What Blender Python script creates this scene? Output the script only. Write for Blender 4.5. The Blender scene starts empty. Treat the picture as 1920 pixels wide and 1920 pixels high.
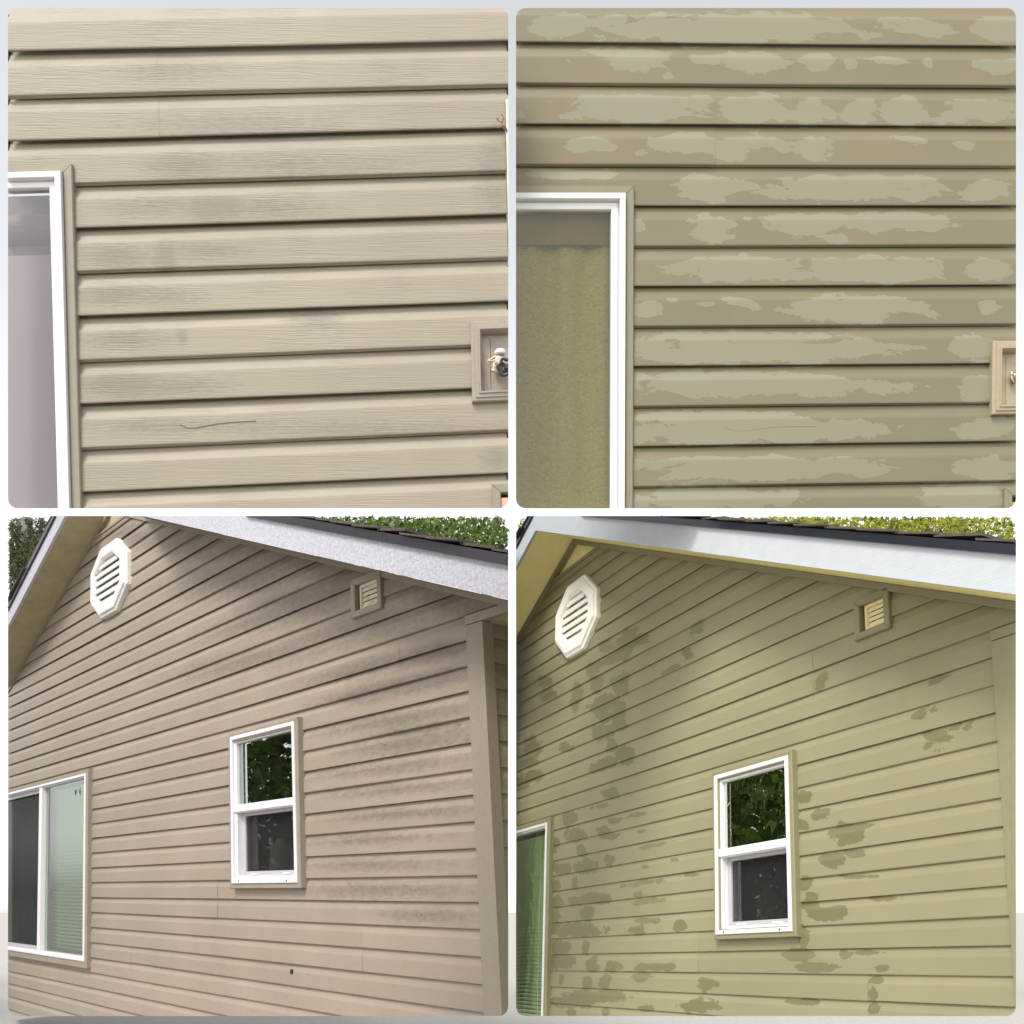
import bpy, bmesh, math, random
import numpy as np
from mathutils import Vector, Matrix

random.seed(7)
rng = np.random.default_rng(7)
R_ = math.radians

# ------------------------------------------------------------------ camera, sky, sun, exposure
scene = bpy.context.scene
C = scene.collection
CAM_H = 1.25                     # camera height over the ground (m)
PITCH = R_(8.5)
FPX, CXP, CYP = 1800.0, 960.0, 1440.0     # focal length and optical axis, in pixels of a 1920 frame

cam = bpy.data.cameras.new('camera')
cam.sensor_width = 36.0
cam.lens = FPX / 1920 * 36.0
cam.shift_y = 0.25               # rising front, as an architectural lens
cam.clip_start = 0.05
cam.clip_end = 3000
camo = bpy.data.objects.new('camera', cam)
C.objects.link(camo)
camo.location = (0, 0, CAM_H)
camo.rotation_euler = (math.pi / 2 + PITCH, 0, 0)
scene.camera = camo

SUN_DIR = Vector((-0.31, -0.61, 0.73)).normalized()      # towards the sun
world = bpy.data.worlds.new('World')
scene.world = world
world.use_nodes = True
nt = world.node_tree
nt.nodes.clear()
wo = nt.nodes.new('ShaderNodeOutputWorld')
bg = nt.nodes.new('ShaderNodeBackground')
sky = nt.nodes.new('ShaderNodeTexSky')
sky.sky_type = 'NISHITA'
sky.sun_disc = False
sky.sun_elevation = math.asin(SUN_DIR.z)
sky.sun_rotation = math.atan2(SUN_DIR.x, SUN_DIR.y)
sky.dust_density = 1.0
sky.air_density = 1.0
hs = nt.nodes.new('ShaderNodeHueSaturation')             # cloud deck: the same light, its blue washed out
hs.inputs['Saturation'].default_value = 0.12
nt.links.new(sky.outputs[0], hs.inputs['Color'])
nt.links.new(hs.outputs[0], bg.inputs['Color'])
bg.inputs['Strength'].default_value = 0.15
nt.links.new(bg.outputs[0], wo.inputs[0])

sun = bpy.data.lights.new('sun', 'SUN')
sun.energy = 1.5
sun.angle = R_(18)
sun.color = (1.0, 0.975, 0.94)
suno = bpy.data.objects.new('sun', sun)
C.objects.link(suno)
suno.rotation_euler = SUN_DIR.to_track_quat('Z', 'Y').to_euler()
suno.location = (0, 0, 20)

vs = scene.view_settings
vs.view_transform = 'Standard'
vs.look = 'None'
vs.exposure = 1.12
vs.gamma = 1.0
vs.use_curve_mapping = False

# ------------------------------------------------------------------ helpers
def lin(*c):
    return tuple(((v / 255 / 12.92) if v / 255 <= 0.04045 else ((v / 255 + 0.055) / 1.055) ** 2.4) for v in c) + (1.0,)

def tag(o, label=None, cat=None, group=None, kind=None):
    if label: o['label'] = label
    if cat: o['category'] = cat
    if group: o['group'] = group
    if kind: o['kind'] = kind
    return o

def add(nt, t, **kw):
    n = nt.nodes.new(t)
    for k, v in kw.items():
        if hasattr(n, k): setattr(n, k, v)
        else: n.inputs[k.replace('_', ' ')].default_value = v
    return n

def new_mat(name):
    m = bpy.data.materials.new(name)
    m.use_nodes = True
    t = m.node_tree
    b = t.nodes['Principled BSDF']
    return m, t, b

def plain(name, color, rough=0.5, metal=0.0, spec=0.5, var=0.10, nscale=30, bump=0.0, bscale=(1, 1, 1), dirt=None, dscale=6.0, damt=0.6):
    """Paint or plastic: base colour with mottling, fine relief and optional dirt."""
    m, t, b = new_mat(name)
    tc = add(t, 'ShaderNodeTexCoord')
    n1 = add(t, 'ShaderNodeTexNoise', Scale=nscale, Detail=5.0, Roughness=0.6)
    t.links.new(tc.outputs['Object'], n1.inputs['Vector'])
    ramp = add(t, 'ShaderNodeMapRange')
    ramp.inputs[1].default_value = 0.3; ramp.inputs[2].default_value = 0.7
    ramp.inputs[3].default_value = 1 - var; ramp.inputs[4].default_value = 1 + var
    t.links.new(n1.outputs[0], ramp.inputs[0])
    mul = add(t, 'ShaderNodeVectorMath', operation='MULTIPLY')
    mul.inputs[0].default_value = color[:3]
    t.links.new(ramp.outputs[0], mul.inputs[1])
    out = mul.outputs[0]
    if dirt:
        n2 = add(t, 'ShaderNodeTexNoise', Scale=dscale, Detail=8.0, Roughness=0.7)
        t.links.new(tc.outputs['Object'], n2.inputs['Vector'])
        mr = add(t, 'ShaderNodeMapRange')
        mr.inputs[1].default_value = 0.5; mr.inputs[2].default_value = 0.78
        mr.inputs[4].default_value = damt
        t.links.new(n2.outputs[0], mr.inputs[0])
        mx = add(t, 'ShaderNodeMix', data_type='RGBA')
        t.links.new(mr.outputs[0], mx.inputs[0])
        t.links.new(out, mx.inputs[6])
        mx.inputs[7].default_value = dirt
        out = mx.outputs[2]
    t.links.new(out, b.inputs['Base Color'])
    b.inputs['Roughness'].default_value = rough
    b.inputs['Metallic'].default_value = metal
    b.inputs['Specular IOR Level'].default_value = spec
    if bump > 0:
        mp = add(t, 'ShaderNodeMapping')
        mp.inputs['Scale'].default_value = bscale
        t.links.new(tc.outputs['Object'], mp.inputs['Vector'])
        n3 = add(t, 'ShaderNodeTexNoise', Scale=1.0, Detail=4.0, Roughness=0.6, Distortion=0.6)
        t.links.new(mp.outputs[0], n3.inputs['Vector'])
        bp = add(t, 'ShaderNodeBump', Strength=bump, Distance=0.003)
        t.links.new(n3.outputs[0], bp.inputs['Height'])
        t.links.new(bp.outputs[0], b.inputs['Normal'])
    return m

def siding_mat(name, base, stain, grain=0.5, gscale=(9, 40, 420), wet_rough=None, rough=0.55, edge=0.03, noise=(9, 9, 26), amp=0.9, soft_amt=1.0, speck=None, tint=None, tint_amt=0.0, spec=0.35):
    """Vinyl siding: embossed wood grain; the vertex field 'stain' says where dirt or water lies."""
    m, t, b = new_mat(name)
    tc = add(t, 'ShaderNodeTexCoord')
    # cloudy fading of the vinyl
    n1 = add(t, 'ShaderNodeTexNoise', Scale=2.3, Detail=3.0)
    t.links.new(tc.outputs['Object'], n1.inputs['Vector'])
    mr = add(t, 'ShaderNodeMapRange')
    mr.inputs[1].default_value = 0.3; mr.inputs[2].default_value = 0.7
    mr.inputs[3].default_value = 0.95; mr.inputs[4].default_value = 1.05
    t.links.new(n1.outputs[0], mr.inputs[0])
    gi = add(t, 'ShaderNodeObjectInfo')
    mr2 = add(t, 'ShaderNodeMapRange')
    mr2.inputs[3].default_value = 0.965; mr2.inputs[4].default_value = 1.035
    t.links.new(gi.outputs['Random'], mr2.inputs[0])
    mm = add(t, 'ShaderNodeMath', operation='MULTIPLY')
    t.links.new(mr.outputs[0], mm.inputs[0]); t.links.new(mr2.outputs[0], mm.inputs[1])
    mul = add(t, 'ShaderNodeVectorMath', operation='MULTIPLY')
    mul.inputs[0].default_value = base[:3]
    t.links.new(mm.outputs[0], mul.inputs[1])
    col = mul.outputs[0]
    if tint:
        n5 = add(t, 'ShaderNodeTexNoise', Scale=1.1, Detail=2.0)
        t.links.new(tc.outputs['Object'], n5.inputs['Vector'])
        mr5 = add(t, 'ShaderNodeMapRange')
        mr5.inputs[1].default_value = 0.4; mr5.inputs[2].default_value = 0.65; mr5.inputs[4].default_value = tint_amt
        t.links.new(n5.outputs[0], mr5.inputs[0])
        mx5 = add(t, 'ShaderNodeMix', data_type='RGBA')
        t.links.new(mr5.outputs[0], mx5.inputs[0]); t.links.new(col, mx5.inputs[6]); mx5.inputs[7].default_value = tint
        col = mx5.outputs[2]
    # stain / water
    at = add(t, 'ShaderNodeAttribute', attribute_name='stain')
    mp = add(t, 'ShaderNodeMapping'); mp.inputs['Scale'].default_value = noise
    t.links.new(tc.outputs['Object'], mp.inputs['Vector'])
    n2 = add(t, 'ShaderNodeTexNoise', Scale=1.0, Detail=6.0, Roughness=0.62, Distortion=0.4)
    t.links.new(mp.outputs[0], n2.inputs['Vector'])
    s1 = add(t, 'ShaderNodeMath', operation='MULTIPLY_ADD')
    t.links.new(n2.outputs[0], s1.inputs[0]); s1.inputs[1].default_value = amp * 2; s1.inputs[2].default_value = -amp
    s2 = add(t, 'ShaderNodeMath', operation='ADD')
    t.links.new(s1.outputs[0], s2.inputs[0]); t.links.new(at.outputs['Fac'], s2.inputs[1])
    mr3 = add(t, 'ShaderNodeMapRange', interpolation_type='SMOOTHSTEP')
    mr3.inputs[1].default_value = -edge; mr3.inputs[2].default_value = edge
    mr3.inputs[3].default_value = 0.0; mr3.inputs[4].default_value = soft_amt
    t.links.new(s2.outputs[0], mr3.inputs[0])
    mx = add(t, 'ShaderNodeMix', data_type='RGBA')
    t.links.new(mr3.outputs[0], mx.inputs[0]); t.links.new(col, mx.inputs[6])
    mx.inputs[7].default_value = stain
    col = mx.outputs[2]
    if speck:      # mildew spots, only where the field is high
        v = add(t, 'ShaderNodeTexVoronoi', Scale=speck[1])
        t.links.new(tc.outputs['Object'], v.inputs['Vector'])
        lt = add(t, 'ShaderNodeMath', operation='LESS_THAN'); lt.inputs[1].default_value = speck[2]
        t.links.new(v.outputs['Distance'], lt.inputs[0])
        n6 = add(t, 'ShaderNodeTexNoise', Scale=14.0, Detail=2.0)
        t.links.new(tc.outputs['Object'], n6.inputs['Vector'])
        gt = add(t, 'ShaderNodeMath', operation='GREATER_THAN'); gt.inputs[1].default_value = 0.58
        t.links.new(n6.outputs[0], gt.inputs[0])
        m1 = add(t, 'ShaderNodeMath', operation='MULTIPLY'); t.links.new(lt.outputs[0], m1.inputs[0]); t.links.new(gt.outputs[0], m1.inputs[1])
        g0 = add(t, 'ShaderNodeMath', operation='GREATER_THAN'); g0.inputs[1].default_value = 0.02
        t.links.new(at.outputs['Fac'], g0.inputs[0])
        m2 = add(t, 'ShaderNodeMath', operation='MULTIPLY'); t.links.new(m1.outputs[0], m2.inputs[0]); t.links.new(g0.outputs[0], m2.inputs[1])
        m3 = add(t, 'ShaderNodeMath', operation='MULTIPLY'); t.links.new(m2.outputs[0], m3.inputs[0]); m3.inputs[1].default_value = 0.8
        mx2 = add(t, 'ShaderNodeMix', data_type='RGBA')
        t.links.new(m3.outputs[0], mx2.inputs[0]); t.links.new(col, mx2.inputs[6]); mx2.inputs[7].default_value = speck[0]
        col = mx2.outputs[2]
    t.links.new(col, b.inputs['Base Color'])
    b.inputs['Specular IOR Level'].default_value = spec
    if wet_rough is not None:
        mr4 = add(t, 'ShaderNodeMapRange')
        mr4.inputs[3].default_value = rough; mr4.inputs[4].default_value = wet_rough
        mr4.inputs[2].default_value = soft_amt
        t.links.new(mr3.outputs[0], mr4.inputs[0])
        t.links.new(mr4.outputs[0], b.inputs['Roughness'])
    else:
        b.inputs['Roughness'].default_value = rough
    # wood grain embossing, in long streaks along the board
    mp2 = add(t, 'ShaderNodeMapping'); mp2.inputs['Scale'].default_value = gscale
    t.links.new(tc.outputs['Object'], mp2.inputs['Vector'])
    n3 = add(t, 'ShaderNodeTexNoise', Scale=1.0, Detail=4.0, Roughness=0.55, Distortion=0.9)
    t.links.new(mp2.outputs[0], n3.inputs['Vector'])
    n4 = add(t, 'ShaderNodeTexNoise', Scale=5.0, Detail=1.0)
    t.links.new(tc.outputs['Object'], n4.inputs['Vector'])
    gm = add(t, 'ShaderNodeMapRange'); gm.inputs[1].default_value = 0.35; gm.inputs[2].default_value = 0.65
    gm.inputs[3].default_value = grain * 0.35; gm.inputs[4].default_value = grain
    t.links.new(n4.outputs[0], gm.inputs[0])
    bp = add(t, 'ShaderNodeBump', Distance=0.0016)
    t.links.new(gm.outputs[0], bp.inputs['Strength'])
    t.links.new(n3.outputs[0], bp.inputs['Height'])
    t.links.new(bp.outputs[0], b.inputs['Normal'])
    return m

def glass_mat(name, tint=(0.92, 0.95, 0.92, 1), refl=1.0, rough=0.0, veil=0.0, veil_col=(0.5, 0.5, 0.5, 1)):
    m, t, b = new_mat(name)
    t.nodes.remove(b)
    out = t.nodes['Material Output']
    tr = add(t, 'ShaderNodeBsdfTransparent'); tr.inputs[0].default_value = tint
    gl = add(t, 'ShaderNodeBsdfGlossy'); gl.inputs['Roughness'].default_value = rough
    fr = add(t, 'ShaderNodeFresnel'); fr.inputs[0].default_value = 1.52
    mu = add(t, 'ShaderNodeMath', operation='MULTIPLY'); mu.inputs[1].default_value = refl
    mu.use_clamp = True
    t.links.new(fr.outputs[0], mu.inputs[0])
    base = tr.outputs[0]
    if veil:
        df = add(t, 'ShaderNodeBsdfDiffuse'); df.inputs[0].default_value = veil_col
        ms = add(t, 'ShaderNodeMixShader'); ms.inputs[0].default_value = veil
        t.links.new(base, ms.inputs[1]); t.links.new(df.outputs[0], ms.inputs[2]); base = ms.outputs[0]
    mx = add(t, 'ShaderNodeMixShader')
    t.links.new(mu.outputs[0], mx.inputs[0]); t.links.new(base, mx.inputs[1]); t.links.new(gl.outputs[0], mx.inputs[2])
    # window glass is never quite flat
    tc = add(t, 'ShaderNodeTexCoord')
    n = add(t, 'ShaderNodeTexNoise', Scale=5.0, Detail=2.0)
    t.links.new(tc.outputs['Object'], n.inputs['Vector'])
    bp = add(t, 'ShaderNodeBump', Strength=0.25, Distance=0.004)
    t.links.new(n.outputs[0], bp.inputs['Height'])
    t.links.new(bp.outputs[0], gl.inputs['Normal'])
    t.links.new(mx.outputs[0], out.inputs[0])
    return m

def screen_mat(name, col, open_=0.5):
    m, t, b = new_mat(name)
    t.nodes.remove(b)
    out = t.nodes['Material Output']
    tr = add(t, 'ShaderNodeBsdfTransparent')
    df = add(t, 'ShaderNodeBsdfDiffuse'); df.inputs[0].default_value = col
    ms = add(t, 'ShaderNodeMixShader'); ms.inputs[0].default_value = 1 - open_
    tc = add(t, 'ShaderNodeTexCoord')
    n = add(t, 'ShaderNodeTexNoise', Scale=3.0, Detail=3.0)
    t.links.new(tc.outputs['Object'], n.inputs['Vector'])
    mr = add(t, 'ShaderNodeMapRange'); mr.inputs[1].default_value = 0.3; mr.inputs[2].default_value = 0.7
    mr.inputs[3].default_value = max(0, 0.95 - open_); mr.inputs[4].default_value = min(1, 1.05 - open_)
    t.links.new(n.outputs[0], mr.inputs[0]); t.links.new(mr.outputs[0], ms.inputs[0])
    t.links.new(tr.outputs[0], ms.inputs[1]); t.links.new(df.outputs[0], ms.inputs[2])
    t.links.new(ms.outputs[0], out.inputs[0])
    return m

# ------------------------------------------------------------------ the four walls: where they stand
WALLS = {
 'A': dict(c=0.14, skew=0.041657, t=(-1.40834, 2.67732, 2.70790), R=((0.998304, -0.054694, -0.019955), (0.050758, 0.985510, -0.161843), (0.028518, 0.160556, 0.986615))),
 'B': dict(c=0.14, skew=0.032101, t=(0.43164, 2.94162, 3.00317), R=((0.998361, -0.057221, 0.000534), (0.056453, 0.983345, -0.172761), (0.009361, 0.172508, 0.984964))),
 'C': dict(size=1.4, c=0.10, skew=-0.044526, t=(-2.95352, 6.60575, 1.09559), R=((0.674709, 0.736197, -0.052739), (-0.737501, 0.675293, -0.008519), (0.029342, 0.044643, 0.998572))),
 'D': dict(size=0.75, c=0.10, skew=0.026574, t=(0.25702, 6.32981, 0.72432), R=((0.425685, 0.904430, 0.028256), (-0.904606, 0.424598, 0.037469), (0.021890, -0.041510, 0.998898))),
}
RECT = {'A': (15, 15, 953, 953), 'B': (967.5, 15, 1905, 953), 'C': (15, 967.5, 953, 1905), 'D': (967.5, 967.5, 1905, 1905)}
for w in WALLS.values():
    w['R'] = np.array(w['R']); w['t'] = np.array(w['t']) + np.array([0, 0, CAM_H])
_c, _s = math.cos(PITCH), math.sin(PITCH)
CAM2W = np.array([[1, 0, 0], [0, _s, _c], [0, -_c, _s]])
CAMP = np.array([0, 0, CAM_H])

def local(w, x, d, z):
    """wall coordinates (along, out of the wall, up) -> the wall object's own space; the old walls are a little out of square"""
    s = WALLS[w]['skew']
    return (x * math.sqrt(1 - s * s), -d, z + x * s)

def at(w, px, py, d=0.0):
    """the point of the wall (at relief d) seen at a place of the photograph, in wall coordinates"""
    W = WALLS[w]
    ray = CAM2W @ np.array([(px - CXP) / FPX, (py - CYP) / FPX, 1.0])
    s = W['skew']
    e1 = W['R'] @ np.array([math.sqrt(1 - s * s), 0, s]); e3 = W['R'][:, 2]; n = -W['R'][:, 1]
    sol = np.linalg.solve(np.stack([e1, e3, -ray], 1), -(W['t'] + d * n - CAMP))
    return np.array([sol[0], sol[1]])

def section(w, d=0.0, inset=0.0, r=18):
    """outline of the built wall section at relief d, as wall coordinates (clockwise)"""
    x0, y0, x1, y1 = RECT[w]
    x0 += inset; y0 += inset; x1 -= inset; y1 -= inset
    pts = []
    for cx, cy, a0 in ((x1 - r, y0 + r, -90), (x1 - r, y1 - r, 0), (x0 + r, y1 - r, 90), (x0 + r, y0 + r, 180)):
        for i in range(6):
            a = R_(a0 + i * 18)
            pts.append(at(w, cx + r * math.cos(a), cy + r * math.sin(a), d))
    return pts

def planes_of(poly):
    """half-planes (point, outward normal) in x,z for a convex outline"""
    c = sum(poly) / len(poly)
    out = []
    for i in range(len(poly)):
        a, b = poly[i], poly[(i + 1) % len(poly)]
        e = b - a
        n = np.array([e[1], -e[0]])
        L = np.linalg.norm(n)
        if L < 1e-9: continue
        n /= L
        if n @ (a - c) < 0: n = -n
        out.append((a, n))
    return out

def clip(bm, planes):
    """cut away what lies outside; geometry is in wall coordinates (x, d, z)"""
    clip3(bm, [(a, n) if len(a) == 3 else (np.array([a[0], 0, a[1]]), np.array([n[0], 0, n[1]])) for a, n in planes])

ROOT = {}
FIELDS = {}

def finish(w, name, bm, mat, parent, planes=None, smooth=False, field=False, bevel=0.0):
    """bmesh in wall coordinates -> one mesh object under its parent"""
    if bevel:
        bmesh.ops.bevel(bm, geom=[e for e in bm.edges if len(e.link_faces) == 2 and e.calc_face_angle(0) > 0.6], offset=bevel, segments=2, affect='EDGES', clamp_overlap=True)
    if planes: clip(bm, planes)
    if not bm.faces:
        bm.free(); return None
    bmesh.ops.recalc_face_normals(bm, faces=bm.faces[:]) if not field else None
    bm.verts.ensure_lookup_table()
    P = np.array([v.co[:] for v in bm.verts])
    if w in WALLS:
        for v in bm.verts: v.co = local(w, v.co.x, v.co.y, v.co.z)
    me = bpy.data.meshes.new(name)
    bm.to_mesh(me); bm.free()
    if smooth:
        for p in me.polygons: p.use_smooth = True
    me.materials.append(mat)
    if field:
        a = me.attributes.new('stain', 'FLOAT', 'POINT')
        a.data.foreach_set('value', stain_at(w, P[:, 0], P[:, 2]).astype(np.float32))
    o = bpy.data.objects.new(name, me)
    C.objects.link(o)
    if parent: o.parent = parent
    return o

def stain_at(w, X, Z):
    f = np.full(X.shape, -1.0)
    for (cx, cz, ia, ib, ic, id_, amp) in FIELDS[w]:
        u = ia * (X - cx) + ib * (Z - cz); v = ic * (X - cx) + id_ * (Z - cz)
        f = np.maximum(f, (1 - (u * u + v * v) ** 0.8) * amp)
    return np.clip(f, -1, 1)

def set_field(w, items):
    out = []
    for it in items:
        cx, cy, rx, ry = it[:4]
        amp = it[4] if len(it) > 4 else 1.0
        tilt = it[5] if len(it) > 5 else 0.0
        c = at(w, cx, cy); ax = at(w, cx + rx, cy + rx * tilt) - c; ay = at(w, cx, cy + ry) - c
        M = np.linalg.inv(np.stack([ax, ay], 1))
        out.append((c[0], c[1], M[0, 0], M[0, 1], M[1, 0], M[1, 1], amp))
    FIELDS[w] = out

def box(bm, x0, x1, d0, d1, z0, z1):
    vs_ = [bm.verts.new((x, d, z)) for x in (x0, x1) for d in (d0, d1) for z in (z0, z1)]
    for f in ((0, 1, 3, 2), (4, 6, 7, 5), (0, 4, 5, 1), (2, 3, 7, 6), (0, 2, 6, 4), (1, 5, 7, 3)):
        bm.faces.new([vs_[i] for i in f])

def prism(bm, pts, d0, d1):
    """extrude an outline in x,z from d0 to d1"""
    a = [bm.verts.new((p[0], d0, p[1])) for p in pts]
    b = [bm.verts.new((p[0], d1, p[1])) for p in pts]
    n = len(pts)
    bm.faces.new(a[::-1]); bm.faces.new(b)
    for i in range(n):
        bm.faces.new((a[i], a[(i + 1) % n], b[(i + 1) % n], b[i]))

def ring_side(side, rect, prof, gap=0.0006):
    """one mitred side of a rectangular frame. rect = x0, x1, z0, z1 outer; prof = [(inset, relief), ...]"""
    x0, x1, z0, z1 = rect
    bm = bmesh.new()
    rows = []
    for ins, d in prof:
        if side == 'top': p, q = (x0 + ins, z1 - ins), (x1 - ins, z1 - ins); g = (gap, 0)
        elif side == 'bottom': p, q = (x0 + ins, z0 + ins), (x1 - ins, z0 + ins); g = (gap, 0)
        elif side == 'left': p, q = (x0 + ins, z0 + ins), (x0 + ins, z1 - ins); g = (0, gap)
        else: p, q = (x1 - ins, z0 + ins), (x1 - ins, z1 - ins); g = (0, gap)
        rows.append((bm.verts.new((p[0] + g[0], d, p[1] + g[1])), bm.verts.new((q[0] - g[0], d, q[1] - g[1]))))
    n = len(rows)
    for i in range(n):
        a, b = rows[i], rows[(i + 1) % n]
        bm.faces.new((a[0], a[1], b[1], b[0]))
    bm.faces.new([r[0] for r in rows]); bm.faces.new([r[1] for r in rows][::-1])
    return bm

def frame(w, name, rect, prof, mat, parent, planes, sides=('top', 'bottom', 'left', 'right'), gap=0.0006):
    out = []
    for s in sides:
        o = finish(w, name, ring_side(s, rect, prof, gap), mat, parent, planes)
        if o: out.append(o)
    return out

def empty(name, loc, R=None):
    o = bpy.data.objects.new(name, None)
    C.objects.link(o)
    if R is not None:
        m = Matrix([[R[i][j] for j in range(3)] for i in range(3)]).to_4x4()
        m.translation = Vector(loc)
        o.matrix_world = m
    else:
        o.location = loc
    o.empty_display_size = 0.2
    return o

def tube(bm, pts, radii, seg=8, cap=True):
    rings = []
    for i, p in enumerate(pts):
        p = Vector(p)
        d = (Vector(pts[min(i + 1, len(pts) - 1)]) - Vector(pts[max(i - 1, 0)])).normalized()
        u = d.orthogonal().normalized() if i == 0 else (rings_u - d * rings_u.dot(d)).normalized()
        rings_u = u
        v = d.cross(u)
        rings.append([bm.verts.new(p + (u * math.cos(2 * math.pi * k / seg) + v * math.sin(2 * math.pi * k / seg)) * radii[i]) for k in range(seg)])
    for a, b in zip(rings, rings[1:]):
        for k in range(seg):
            bm.faces.new((a[k], a[(k + 1) % seg], b[(k + 1) % seg], b[k]))
    if cap:
        bm.faces.new(rings[0][::-1]); bm.faces.new(rings[-1])

def lathe(bm, c, axis, prof, seg=16):
    """prof = [(along axis, radius)]"""
    axis = Vector(axis).normalized(); u = axis.orthogonal().normalized(); v = axis.cross(u); c = Vector(c)
    rings = [[bm.verts.new(c + axis * h + (u * math.cos(2 * math.pi * k / seg) + v * math.sin(2 * math.pi * k / seg)) * max(r, 1e-4)) for k in range(seg)] for h, r in prof]
    for a, b in zip(rings, rings[1:]):
        for k in range(seg):
            bm.faces.new((a[k], a[(k + 1) % seg], b[(k + 1) % seg], b[k]))
    bm.faces.new(rings[0][::-1]); bm.faces.new(rings[-1])

# ------------------------------------------------------------------ siding
PROFILE = [(-0.11, -0.150), (-0.03, -0.135), (0.012, -0.110), (0.05, -0.099), (0.10, -0.091), (0.16, -0.077), (0.22, -0.060), (0.28, -0.040), (0.325, -0.0225), (0.352, -0.0125), (0.375, -0.0095),
           (0.45, -0.009), (0.58, -0.007), (0.72, -0.005), (0.86, -0.003), (0.955, 0.0), (0.985, -0.001), (1.000, -0.006), (1.004, -0.012), (1.002, -0.034)]
LOCK = [(1.004, -0.040), (1.024, -0.043), (1.026, -0.075)]      # the locking lip that shows under every second course

def prof_d(t):
    for (a, da), (b, db) in zip(PROFILE, PROFILE[1:]):
        if a <= t <= b and b > a: return da + (db - da) * (t - a) / (b - a)
    return PROFILE[-1][1]

def board_mesh(w, j, xa, xb, holes, step, amp=0.0012, lift=0.0, depth=1.0):
    """one course of siding between two ends, notched round openings. Course j hangs between butt lines j-1 and j."""
    c = WALLS[w]['c']
    rows = [(t, d) for t, d in PROFILE]
    zt = -(j - 1) * c
    for (hx0, hx1, hz0, hz1) in holes:
        for hz in (hz0, hz1):
            t = (zt - hz) / c
            if 0.01 < t < 0.99 and hx1 > xa and hx0 < xb: rows.append((t, prof_d(t)))
    head = sorted([r for r in rows if r[0] < 1.0 + 1e-9], key=lambda r: r[0])
    tail = [r for r in PROFILE if r[0] > 1.0 + 1e-9]
    rows = head + (tail[:1] + LOCK if j % 2 else tail)
    n = max(2, int((xb - xa) / step))
    xs = list(np.linspace(xa, xb, n + 1))
    for (hx0, hx1, hz0, hz1) in holes:
        for hx in (hx0, hx1):
            if xa < hx < xb: xs.append(hx)
    xs = sorted(set(xs))
    ph = random.uniform(0, 50); ph2 = random.uniform(0, 50); ph3 = random.uniform(0, 50)
    bm = bmesh.new()
    grid = []
    for t, d in rows:
        r = []
        for x in xs:
            tq = max(t, 0.0); wob = amp * (math.sin(x * 2.1 + ph) * 0.6 + math.sin(x * 5.3 + ph2) * 0.4) * (0.3 + 0.7 * min(t, 1))
            dz = amp * 0.9 * math.sin(x * 1.3 + ph3) * min(t, 1)
            r.append(bm.verts.new((x, d * c * depth + wob + lift, zt - t * c + dz)))
        grid.append(r)
    for i in range(len(rows) - 1):
        tm = 0.5 * (rows[i][0] + rows[i + 1][0]); zm = zt - tm * c
        for k in range(len(xs) - 1):
            xm = 0.5 * (xs[k] + xs[k + 1])
            if any(h[0] < xm < h[1] and h[2] < zm < h[3] for h in holes): continue
            bm.faces.new((grid[i][k], grid[i + 1][k], grid[i + 1][k + 1], grid[i][k + 1]))
    bmesh.ops.delete(bm, geom=[v for v in bm.verts if not v.link_faces], context='VERTS')
    return bm

def lay_siding(w, mat, parent, j0, j1, x0, x1, holes, seams, planes, step, amp=0.0012, ztop=None, xright=None, depth=1.0):
    """every course as its own board; seams = {course: [x, ...]}; a course an opening crosses fully is two boards"""
    c = WALLS[w]['c']
    for j in range(j0, j1 + 1):
        zt, zb = -(j - 1) * c, -j * c
        cuts = [x0, (xright(j) if xright else x1)]
        spans = [(cuts[0], cuts[1])]
        for h in holes:
            if h[3] >= zt - 0.004 and h[2] <= zb + 0.004:
                ns = []
                for a, b in spans:
                    if h[1] <= a or h[0] >= b: ns.append((a, b)); continue
                    if h[0] > a: ns.append((a, h[0]))
                    if h[1] < b: ns.append((h[1], b))
                spans = ns
        ns = []
        for a, b in spans:
            xs = [a] + sorted(x for x in seams.get(j, []) if a < x < b) + [b]
            ns += [(xs[i], xs[i + 1], i) for i in range(len(xs) - 1)]
        for a, b, i in ns:
            part = [h for h in holes if not (h[3] >= zt - 0.004 and h[2] <= zb + 0.004) and h[2] < zt and h[3] > zb]
            bm = board_mesh(w, j, a + (0.0 if i == 0 else -0.02), b, part, step, amp, lift=0.0 if i == 0 else -0.0012, depth=depth)
            finish(w, 'siding_board', bm, mat, parent, planes, smooth=True, field=True)

def sheathing(w, parent, mat, holes, planes, x0, x1, z0, z1, d=-0.045):
    bm = bmesh.new()
    xs = sorted(set([x0, x1] + [v for h in holes for v in h[:2] if x0 < v < x1]))
    zs = sorted(set([z0, z1] + [v for h in holes for v in h[2:] if z0 < v < z1]))
    for i in range(len(xs) - 1):
        for k in range(len(zs) - 1):
            xm, zm = (xs[i] + xs[i + 1]) / 2, (zs[k] + zs[k + 1]) / 2
            if any(h[0] < xm < h[1] and h[2] < zm < h[3] for h in holes): continue
            box(bm, xs[i], xs[i + 1], d - 0.012, d, zs[k], zs[k + 1])
    return finish(w, 'sheathing', bm, mat, parent, planes)


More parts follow.
